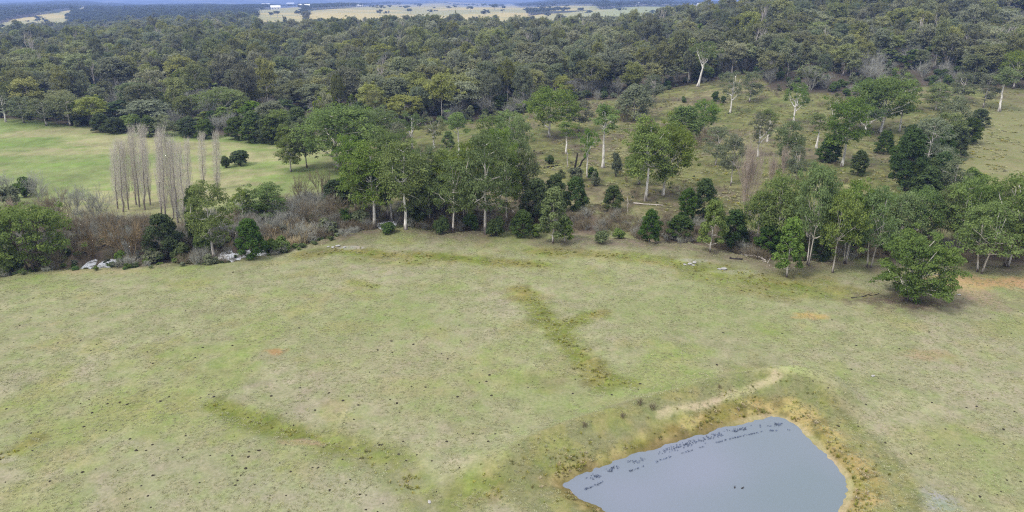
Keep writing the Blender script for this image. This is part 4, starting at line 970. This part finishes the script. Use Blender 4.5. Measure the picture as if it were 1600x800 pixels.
# woodland a long way off
def far_blob(seed):
    r = np.random.default_rng(seed); g = Geo()
    for i in range(7):
        c = [r.normal() * 2.6, r.normal() * 2.6, 5.5 + r.random() * 4]; clump(g, c, 2.8, 2.0, 34, 1.0, r, 0, tone0=.3 + .4 * r.random())
    tube(g, [[0, 0, -.5], [.2, 0, 4], [0, .2, 8]], [.4, .3, .1], 4, 1)
    return g.mesh('far_tree', M['far'], M['bark_forest'])
fb = [far_blob(400 + i) for i in range(4)]
wp = np.concatenate([make_points(-1.0, 1.0, 1250, 2000, 17, 9), make_points(-1.0, 1.0, 2000, 3400, 26, 10), make_points(-1.0, 1.0, 3400, 6800, 48, 12)])
wz = height(wp[:, 0], wp[:, 1]); a, b = project(wp[:, 0], wp[:, 1], wz); k = np.ones(len(wp), bool)
for q in PASTURE: k &= ~(inside(a + (fbm(wp[:, 0] / 22, wp[:, 1] / 22, 1, 4) - .5) * 12, b, q) & (rng.random(len(wp)) > .07 * (fbm(wp[:, 0] / 90, wp[:, 1] / 90, 6, 2) > .52)))
k &= rng.random(len(wp)) < np.where(fbm(wp[:, 0] / 700, wp[:, 1] / 260, 31, 3) > .565, .12, .9)
wp, wz = wp[k], wz[k]; n_ = len(wp); fs = rng.uniform(.9, 1.6, n_) * np.clip(wp[:, 1] / 1700, 1, 3.0) ** .7
scatter('woodland', 'distant bluish woodland between pale pastures', np.c_[wp, wz], np.c_[fs, fs, fs ** .6], np.c_[np.zeros((n_, 2)), rng.random(n_) * 6.28], rng.integers(0, 4, n_), fb)
# lone trees and homesteads on the far pastures
for px, py, s, lb in [(596, 17, 1.7, 'dark round tree alone in the middle of the far tan pasture'), (735, 19, 1.6, 'dark tree on the far tan pasture above the ridge'), (760, 22, 1.3, 'wide dark tree on the far tan pasture near a taller pair'),
                      (773, 16, 1.8, 'tallest dark tree at the rim of the far tan pasture'), (679, 15, .7, 'tiny dark tree in the open far tan pasture'), (69, 33, 1.0, 'dark round tree on the small tan hillside far away'),
                      (45, 36, .8, 'small dark tree on the small tan hillside far away'), (945, 12, 2.2, 'dark pointed trees at the corner of the far pale green pasture'), (968, 13, 1.8, 'rounded tree beside the dark pointed trees far away'),
                      (1018, 22, 1.2, 'dark tree at the near rim of the far pale green pasture'), (880, 32, 1.3, 'scraggly tree at the ridge before the far pale pasture'), (785, 20, 1.0, 'small dark tree beside the tallest one on the far pasture')]:
    x, y, z = at(px, py); tr = bpy.data.objects.new('far_tree', fb[int(px) % 4]); COL.objects.link(tr); tr.location = (x, y, z); tr.rotation_euler = (0, 0, px); q = s * max(.6, y / 1800); tr.scale = (q, q, q * .8)
    tag(tr, lb, 'tree')
for i in range(9):
    px, py = 505 + i * 3.4, 12.5; x, y, z = at(px, py); tr = bpy.data.objects.new('far_tree', fb[i % 4]); COL.objects.link(tr); tr.location = (x, y, z); tr.rotation_euler = (0, 0, i); q = .9 * y / 1800; tr.scale = (q, q, q * .9)
    tag(tr, 'dark tree in the straight windbreak row at the far homesteads', 'tree', 'windbreak trees')
M['white_wall'] = plain('white_wall', (.72, .70, .66), .08, .5); M['pale_roof'] = plain('pale_roof', (.80, .80, .80), .06, .5, .5); M['dark_glass'] = plain('dark_window', (.05, .06, .07), .2, 1, .2, .5)
def homestead(px, py, wpx, label, rz=0.0):
    x, y, z = at(px, py); s = wpx * y / FPX / 16; o = empty('farmhouse', (x, y, z), rz); g = Geo()
    bx = lambda g, a, b: g.add([(a[0], a[1], a[2]), (b[0], a[1], a[2]), (b[0], b[1], a[2]), (a[0], b[1], a[2]), (a[0], a[1], b[2]), (b[0], a[1], b[2]), (b[0], b[1], b[2]), (a[0], b[1], b[2])], [(0, 1, 5, 4), (1, 2, 6, 5), (2, 3, 7, 6), (3, 0, 4, 7), (4, 5, 6, 7)])
    bx(g, (-8, -4, -1), (8, 4, 3)); child('wall', g.mesh('house_wall', M['white_wall']), o)
    g = Geo(); g.add([(-8.6, -4.6, 2.9), (8.6, -4.6, 2.9), (8.6, 0, 5.6), (-8.6, 0, 5.6), (-8.6, 4.6, 2.9), (8.6, 4.6, 2.9)], [(0, 1, 2, 3), (3, 2, 5, 4)]); g.add([(-8.6, -4.6, 2.9), (-8.6, 0, 5.6), (-8.6, 4.6, 2.9), (8.6, -4.6, 2.9), (8.6, 4.6, 2.9), (8.6, 0, 5.6)], [(0, 1, 2), (3, 4, 5)])
    child('roof', g.mesh('house_roof', M['pale_roof']), o)
    for wx_ in (-5, 0, 5):
        g = Geo(); bx(g, (wx_ - .7, -4.06, 1), (wx_ + .7, -4.0, 2.2)); child('window', g.mesh('house_window', M['dark_glass']), o)
    o.scale = (s, s, s * 1.3); tag(o, label, 'house', 'far homesteads')
for px, py, wd, lb in [(416, 11, 11, 'white roofed farmhouse at the far end of the homestead group'), (431, 15, 13, 'white roofed farm shed nearest the forest ridge'), (454, 9, 10, 'white roofed farmhouse behind dark homestead trees'),
                       (476, 14, 15, 'long white roofed shed beside the windbreak row'), (562, 11, 9, 'small white farmhouse beyond the windbreak row'), (999, 9.5, 11, 'white farmhouse on the far pale green pasture'),
                       (1092, 9, 8, 'small white farmhouse where the far pasture meets the wooded ridge'), (1108, 10, 8, 'pale low shed beside the small white farmhouse at the wooded ridge')]:
    homestead(px, py, wd, lb, .3)

# ------------------------------------------------------------------ reeds, thicket, grass, rushes
def tuft(seed, n=22, h=.25, spread=.12, wd=.018, m='grass', droop=.5):
    r = np.random.default_rng(seed); g = Geo()
    for i in range(n):
        a = r.random() * 6.283; b = np.array([math.cos(a), math.sin(a), 0]) * spread * r.random() ** .5; L = h * (.55 + .6 * r.random()); o = np.array([math.cos(a + r.normal() * .5), math.sin(a + r.normal() * .5), 0])
        t = np.array([-o[1], o[0], 0]) * wd * (.7 + .6 * r.random()); p1 = b + o * L * droop * .3 + [0, 0, L * .6]; p2 = b + o * L * droop + [0, 0, L * (1 - droop * .3)]
        g.add([b - t - [0, 0, .03], b + t - [0, 0, .03], p1 + t * .8, p1 - t * .8, p2 + t * .15, p2 - t * .15], [(0, 1, 2, 3), (3, 2, 4, 5)], r.random())
    return g.mesh('tuft', M[m])
def cover(name, label, pts, s0, s1, protos, zs=(.7, 1.3), dz=0.0):
    n = len(pts); z = height(pts[:, 0], pts[:, 1]) + dz; s = rng.uniform(s0, s1, n)
    return scatter(name, label, np.c_[pts, z], np.c_[s, s, s * rng.uniform(*zs, n)], np.c_[rng.normal(size=(n, 2)) * .08, rng.random(n) * 6.283], rng.integers(0, len(protos), n), protos)
def sample(n, x0, x1, y0, y1): return np.c_[rng.uniform(x0, x1, n), rng.uniform(y0, y1, n)]
q = sample(400000, -110, 110, 46, 135); q = q[rng.random(len(q)) < (46 / q[:, 1]) ** .35]
pd, _ = seg_dist(q[:, 0], q[:, 1], POND, True); pin = inside(q[:, 0], q[:, 1], POND); q = q[(~pin) & (pd > .8)]
q = q[(np.abs(q[:, 0]) < 10 + q[:, 1] * .95) & (q[:, 1] < np.interp(q[:, 0], creek_x, creek_y) - 4)]
cl_ = fbm(q[:, 0] / 1.7, q[:, 1] / 1.7, 71, 3) * .6 + fbm(q[:, 0] / 9, q[:, 1] / 9, 72, 3) * .4; q = q[cl_ > .44][:70000]
cover('grass', 'short tufted pasture grass', q, .35, .95, [tuft(500 + i, 14, .13, .17, .024, 'grass', .9) for i in range(4)], (.3, .8))
# olive tussocks in the wet lines
ps = []
for pl, hw, s in WET:
    L_ = sum(math.dist(pl[i], pl[i + 1]) for i in range(len(pl) - 1)); n = int(L_ * hw * 3.2 * s); t = rng.random(n) * (len(pl) - 1); i = t.astype(int); f = (t - i)[:, None]
    pa = np.array(pl); ps.append(pa[i] * (1 - f) + pa[i + 1] * f + rng.normal(size=(n, 2)) * hw * .45)
ps = np.concatenate(ps); ps = ps[fbm(ps[:, 0] / 1.5, ps[:, 1] / 1.5, 73, 2) > .46]
cover('sedge', 'olive sedge growing along the damp drainage lines', ps, .5, 1.2, [tuft(510 + i, 18, .24, .15, .022, 'rush', .6) for i in range(3)])
# rushes round the pond
n = 5200; t = rng.random(n) * len(POND); i = t.astype(int); f = (t - i)[:, None]; pa = np.array(POND + POND[:1]); ps = pa[i] * (1 - f) + pa[i + 1] * f + rng.normal(size=(n, 2)) * 1.5
pd, _ = seg_dist(ps[:, 0], ps[:, 1], POND, True); pin = inside(ps[:, 0], ps[:, 1], POND); k = (~pin) & (pd > .5) & (fbm(ps[:, 0] / 2.0, ps[:, 1] / 2.0, 74, 3) > .50) & (rng.random(n) < np.where((ps[:, 0] > cx + 6), .35, .9)); ps = ps[k]
cover('rushes', 'olive and straw coloured rushes on the pond bank', ps, .25, .85, [tuft(520 + i, 20, .42, .16, .028, 'rush', .45) for i in range(3)] + [tuft(524, 20, .36, .18, .028, 'reed', .6)])
q = sample(9000, -60, -30, 100, 142); a, b = project(q[:, 0], q[:, 1], 0); k = inside(a, b, [(408, 378), (422, 362), (450, 354), (480, 352), (492, 362), (470, 374), (430, 386)]); q = q[k]
cover('reeds', 'tan reed bed beside the pale creek', q, .7, 1.2, [tuft(530 + i, 16, 1.7, .3, .04, 'reed', .25) for i in range(3)])
# rough growth on the hill pasture
q = sample(30000, -40, 210, 138, 330); a, b = project(q[:, 0], q[:, 1], height(q[:, 0], q[:, 1])); k = (a > 780) & (a < 1640) & (forest_depth(q[:, 0], q[:, 1]) < 0) & (fbm(q[:, 0] / 5, q[:, 1] / 5, 75, 3) > .53)
cover('bracken', 'rough bracken and tussock on the hill pasture', q[k], .6, 1.6, [tuft(540 + i, 16, .30, .28, .05, 'rush' if i == 2 else 'grass', .8) for i in range(3)])
q = sample(5000, -20, 210, 142, 330); a, b = project(q[:, 0], q[:, 1], height(q[:, 0], q[:, 1])); k = (a > 800) & (a < 1460) & (forest_depth(q[:, 0], q[:, 1]) < 2) & (fbm(q[:, 0] / 9, q[:, 1] / 9, 79, 3) > .54)
cover('low_scrub', 'low olive and brown scrub dotted over the grassy slope', q[k][:420], .08, .34, [joined(PRO['bush_grey'][0]), joined(PRO['bush_grey'][1]), PRO['bare_brown'][1][0], PRO['bare_brown'][0][0]], (.5, 1.0))
# brown leafless thicket along the creek floor
t = rng.uniform(0, len(CREEK) - 1, 1500); i = t.astype(int); f = (t - i)[:, None]; pa = np.array(CREEK); ps = pa[i] * (1 - f) + pa[i + 1] * f + rng.normal(size=(len(t), 2)) * [0, 3.0] + [0, 3.0]
a, b = project(ps[:, 0], ps[:, 1], 0); wt = np.zeros(len(ps), bool)
for x0, x1 in [(128, 178), (368, 400), (592, 622)]: wt |= (a > x0) & (a < x1)
ps = ps[(~wt) & (a > 480) & (a < 1640)]
cover('thicket', 'tangled brown leafless thicket along the creek bed', ps, .28, .55, [PRO['bare_brown'][0][0], PRO['bare_brown'][1][0], PRO['bare_grey'][0][0], PRO['bare_brown'][2][0]], (.7, 1.1))
qq = sample(5200, -150, -28, 100, 175); dcr, _ = seg_dist(qq[:, 0], qq[:, 1], CREEK); a, b = project(qq[:, 0], qq[:, 1], 0)
k = (dcr > 3) & (dcr < 8 + 22 * fbm(qq[:, 0] / 14, qq[:, 1] / 14, 83, 3) * np.where(a < 340, 1.25, .8)) & (qq[:, 1] > np.interp(qq[:, 0], creek_x, creek_y)) & (a > -60) & (a < 520) & (fbm(qq[:, 0] / 6, qq[:, 1] / 6, 84, 3) > .44); qq = qq[k][:900]
cover('brushwood', 'grey and brown leafless brushwood between creek and green paddock', qq, .30, .75, [PRO['bare_brown'][0][0], PRO['bare_grey'][0][0], PRO['bare_brown'][1][0], PRO['bare_grey'][2][0], joined(PRO['bush_grey'][0]), joined(PRO['bush'][2]), PRO['bare_grey'][1][0], joined(PRO['bush_grey'][1])], (.7, 1.2))
q = sample(1500, -140, -20, 90, 140); dcr, _ = seg_dist(q[:, 0], q[:, 1], CREEK); a, b = project(q[:, 0], q[:, 1], 0)
wt = np.zeros(len(q), bool)
for x0, x1 in [(122, 182), (362, 404), (590, 622)]: wt |= (a > x0) & (a < x1)
q = q[(dcr < 7) & ((~wt) | (rng.random(len(q)) < .5)) & (a < 560)]
cover('scrub', 'low mixed scrub crowding the pale creek', q, .25, .6, [PRO['bare_grey'][1][0], PRO['bare_brown'][1][0], joined(PRO['bush_grey'][0]), joined(PRO['bush'][1]), joined(PRO['bush_green'][0])], (.6, 1.1))
# weed lines on the far side of the pond
g = Geo(); r = np.random.default_rng(77); top = np.array([onplane(px, py, POND_Z) for px, py in [(905, 752), (960, 730), (1040, 702), (1120, 678), (1180, 664), (1222, 662)]])
for off, n, sd in ((.22, 650, .17), (1.25, 260, .05)):
    t = rng.random(n) * (len(top) - 1); i = t.astype(int); f = (t - i)[:, None]; c = top[i] * (1 - f) + top[i + 1] * f; c = c + np.array([.33, -.94]) * (off + r.normal(size=(n, 1)) * sd)
    c = c[fbm(c[:, 0] / .9, c[:, 1] / .9, 78, 2) > .44]
    for x, y in c:
        for j in range(3):
            a = r.random() * 6.28; L = .04 + .07 * r.random(); e = np.array([x + L * math.cos(a), y + L * .5 * math.sin(a), POND_Z + .05 + .10 * r.random()]); s_ = np.array([-math.sin(a), math.cos(a), 0]) * .025
            b = np.array([x, y, POND_Z - .03]); g.add([b - s_, b + s_, e + s_, e - s_], [(0, 1, 2, 3)])
tag(link('water_weed', g.mesh('water_weed', M['weed'])), 'two dark strings of water weed along the dam wall side of the pond', kind='stuff')

# ------------------------------------------------------------------ small things lying about
def rock_mesh(seed):
    r = np.random.default_rng(seed); import bmesh
    bm = bmesh.new(); bmesh.ops.create_icosphere(bm, subdivisions=2, radius=.5)
    for v in bm.verts: v.co *= 1 + r.normal() * .09; v.co.z *= .65; v.co.x *= 1.2
    me = bpy.data.meshes.new('rock'); bm.to_mesh(me); bm.free(); me.materials.append(M['rock']); return me
RK = [rock_mesh(i) for i in range(3)]
def rock(px, py, s, label, group=None):
    x, y, z = at(px, py); o = link('rock', RK[int(px) % 3], (x, y, z + s * .12), px); s *= .62; o.scale = (s * 1.2, s, s * .7); tag(o, label, 'rock', group)
rock(671, 785, .5, 'small white rock on the grass near the corner of the pond bank'); rock(1364, 588, .6, 'small white rock alone on the paddock beyond the dam wall')
rock(1131, 421, 1.3, 'bright pale boulder in the olive wet grass before the front row')
rock(1124, 421, .8, 'small grey rock touching the bright pale boulder')
for px, py, s in [(1078, 413, 1.0), (1085, 411, 1.1), (1070, 414, .8), (1083, 415, .7)]: rock(px, py, s, 'pale rock in the low outcrop on the wet grass', 'outcrop rocks')
for px, py, s in [(520, 387, .9), (528, 385, 1.1), (538, 387, .8), (513, 386, .7)]: rock(px, py, s, 'pale flat rock in the scatter at the grove corner of the paddock', 'scattered flat rocks')
rock(1498, 461, .7, 'grey rock beside the sandy patch near the lone bright gum'); rock(864, 263, .8, 'white stone near the fallen log on the slope')
def log(px, py, px2, py2, rad, m, label, name='log', cat='log', up=0.0, group=None):
    x, y, z = at(px, py); g = Geo()
    if up:
        t = ray(px2, py2); k = y / t[1]; e = np.array([k * t[0] - x, 0, CAM_H + k * t[2] - z])
    else:
        x2, y2, z2 = at(px2, py2); e = np.array([x2 - x, y2 - y, z2 - z + rad])
    r = np.random.default_rng(int(px * 7 + py)); L = np.linalg.norm(e); s = np.linspace(0, 1, 6)[:, None]
    p = e * s + r.normal(size=(6, 3)) * L * .02; p[0] = [0, 0, -.2 if up else rad * .7]; tube(g, p, np.linspace(rad, rad * .55, 6), 7)
    for j in range(2): tube(g, [p[3 + j], p[3 + j] + unit(r.normal(size=3) + [0, 0, .6]) * L * .14], [rad * .45, rad * .15], 5)
    tag(link(name, g.mesh(name, M[m]), (x, y, z)), label, cat, group)
log(898, 267, 902, 240, .32, 'char', 'charred dead stub leaning slightly on the slope, first of two', 'dead_stump', 'stump', 1)
log(901, 267, 916, 243, .30, 'char', 'charred dead stub leaning far over beside an upright one', 'dead_stump', 'stump', 1)
log(886, 262, 887, 239, .16, 'dead', 'thin grey dead stem standing near the charred stubs', 'dead_stump', 'stump', 1)
log(850, 263, 871, 259, .26, 'char', 'dark burnt log lying on the slope below a tiny tree')
log(981, 332, 981, 306, .12, 'dead', 'single grey dead pole standing on the green strip', 'dead_stump', 'stump', 1)
log(990, 318, 1034, 322, .16, 'dead', 'long grey fallen log below the pair of gums on the slope')
log(1160, 399, 1176, 403, .35, 'dead', 'pale log end in the dark creek debris')
log(1178, 400, 1192, 404, .22, 'dead', 'long pale branch lying along the creek debris')
log(1140, 404, 1160, 406, .22, 'char', 'dark log in the creek debris pile')
log(1188, 404, 1204, 416, .18, 'dead', 'pale branch sloping out of the creek debris to the paddock')
log(1330, 466, 1372, 460, .09, 'char', 'thin dark fallen branch on the grass beside the lone bright gum')
log(800, 330, 814, 345, .18, 'dead', 'grey fallen branch at the hill end of the grove')
# cow pats
def pat(seed):
    r = np.random.default_rng(seed); g = Geo(); a = np.linspace(0, 2 * math.pi, 9)[:-1]; rr = .17 * (1 + r.normal(size=8) * .18)
    lo = np.c_[rr * np.cos(a), rr * np.sin(a), np.zeros(8) - .02]; md = lo * [.8, .8, 0] + [0, 0, .07]; hi = lo * [.35, .35, 0] + [0, 0, .10]; v = np.concatenate([lo, md, hi]); i = np.arange(8); j = (i + 1) % 8
    g.add(v, np.concatenate([np.stack([i, j, j + 8, i + 8], 1), np.stack([i + 8, j + 8, j + 16, i + 16], 1), [[16, 17, 18, 19], [16, 19, 20, 23], [20, 21, 22, 23]]])); return g.mesh('cow_pat', M['dung'])
PT = [pat(i) for i in range(4)]
SPOTS = [(10, 639), (144, 645), (131, 667), (166, 673), (168, 625), (168, 631), (199, 632), (187, 629), (203, 686), (213, 704), (278, 703), (290, 681), (238, 695), (129, 738), (78, 752), (239, 743), (231, 775), (264, 620), (251, 627), (313, 622), (334, 620),
         (363, 712), (389, 706), (388, 714), (384, 732), (371, 751), (368, 758), (398, 757), (424, 619), (469, 606), (514, 614), (545, 619), (536, 626), (560, 633), (620, 630), (665, 605), (715, 620), (768, 618), (492, 641), (405, 704), (593, 695), (597, 695), (763, 690),
         (739, 678), (698, 690), (535, 718), (488, 731), (497, 731), (454, 737), (547, 750), (562, 773), (515, 766), (630, 690), (623, 710), (126, 532), (90, 536), (151, 538), (142, 548), (239, 568), (230, 550), (305, 559), (317, 543), (290, 486), (316, 543), (363, 540),
         (208, 508), (31, 509), (52, 466), (350, 430), (364, 426), (612, 533), (613, 551), (690, 553), (688, 514), (718, 508), (581, 524), (468, 513), (590, 547), (646, 538), (700, 561), (765, 586), (760, 596), (467, 512), (1310, 666), (1341, 666), (1383, 692), (1423, 709), (1453, 717),
         (1353, 632), (1456, 629), (1510, 637), (1526, 635), (1585, 643), (1568, 671), (1595, 753), (1531, 776), (895, 615), (956, 617), (1000, 600), (1120, 570), (1330, 577), (1338, 540), (1452, 519), (1405, 545), (1580, 521), (1222, 521), (1090, 505), (1130, 520), (1300, 500)]
lastp = []
for i, (px, py) in enumerate(SPOTS): lastp.append((px, py))
r = np.random.default_rng(99)
while len(lastp) < 285:
    px, py = r.uniform(0, 1600), 440 + 360 * r.random() ** .8
    gx, gy = onplane(px, py)
    if inside(np.array([gx]), np.array([gy]), [(a * 1.0, b) for a, b in POND])[0] or seg_dist(np.array([gx]), np.array([gy]), POND, True)[0][0] < 5: continue
    if r.random() < (1.0 if px < 860 else .45): lastp.append((px, py))
for i, (px, py) in enumerate(lastp):
    x, y, z = at(px, py); o = link('cow_pat', PT[i % 4], (x, y, z), i * 1.7); s = (.95 if i < len(SPOTS) else .6) * r.uniform(.75, 1.25); s *= .8; o.scale = (s * 1.15, s, s)
    tag(o, 'dark dry cow pat lying on the grazed paddock', 'cow pat', 'cow pats on the paddock')
# small thistle like stems on the dam wall
def stems(seed):
    r = np.random.default_rng(seed); g = Geo()
    for i in range(14): grow(g, r, [r.normal() * .12, r.normal() * .12, -.05], unit(np.array([r.normal() * .3, r.normal() * .3, 1])), .55, .02, 1, .5, .05)
    return g.mesh('dead_stems', M['brown_twig'])
for px, py, s, lb in [(999, 633, 1.2, 'dark dead weed clump on the dam wall, nearest its bare track but one'), (1020, 640, 1.2, 'dark dead weed clump at the end of the bare track'), (973, 652, .95, 'small dead weed clump on the dam wall'), (912, 668, .9, 'small dead weed clump on the lower end of the dam wall'), (1124, 606, .7, 'tiny dead weed clump beside the dam track')]:
    x, y, z = at(px, py); o = link('weed_clump', stems(int(px)), (x, y, z), 0); o.scale = (s, s, s); tag(o, lb, 'weeds')
# two dark waterbirds on the pond
def bird(px, py, label, rz):
    x, y = onplane(px, py, POND_Z); o = empty('duck', (x, y, POND_Z), rz); g = Geo(); t = np.linspace(0, 1, 7)
    tube(g, np.c_[-.22 + .44 * t, 0 * t, .05 + .03 * np.sin(t * 3)], .11 * np.sin(np.clip(t, .06, .96) * math.pi) ** .6, 8); tube(g, [[.16, 0, .08], [.21, 0, .17], [.24, 0, .24], [.30, 0, .25]], [.04, .03, .045, .02], 6)
    o.scale = (.6, .6, .6)
    child('body', g.mesh('duck_body', M['char']), o); g = Geo(); tube(g, [[.29, 0, .245], [.36, 0, .235]], [.018, .008], 5); child('bill', g.mesh('duck_bill', M['dead']), o)
    tag(o, label, 'duck')
bird(1148, 762, 'small dark duck on the open pond, one farther from the clay bank', 1.2); bird(1160, 763, 'small dark duck on the open pond, one nearer to the clay bank', .4)

# ------------------------------------------------------------------ air
g = Geo(); X0, X1, Y0, Y1, Z0, Z1 = -13000, 13000, -600, 14600, -4.0, 175.0
vv = [(x, y, z) for z in (Z0, Z1) for y in (Y0, Y1) for x in (X0, X1)]
g.add(vv, [(0, 2, 3, 1), (4, 5, 7, 6), (0, 1, 5, 4), (2, 6, 7, 3), (0, 4, 6, 2), (1, 3, 7, 5)])
m, n, o = mat('air'); pv = n.nodes.new("ShaderNodeVolumePrincipled"); pv.inputs['Color'].default_value = (.34, .50, 1.0, 1); pv.inputs['Density'].default_value = 2.0e-4; pv.inputs['Anisotropy'].default_value = .2
n.links.new(pv.outputs[0], o.inputs['Volume'])
tag(link('haze', g.mesh('haze', m)), 'thin blue haze', kind='stuff')
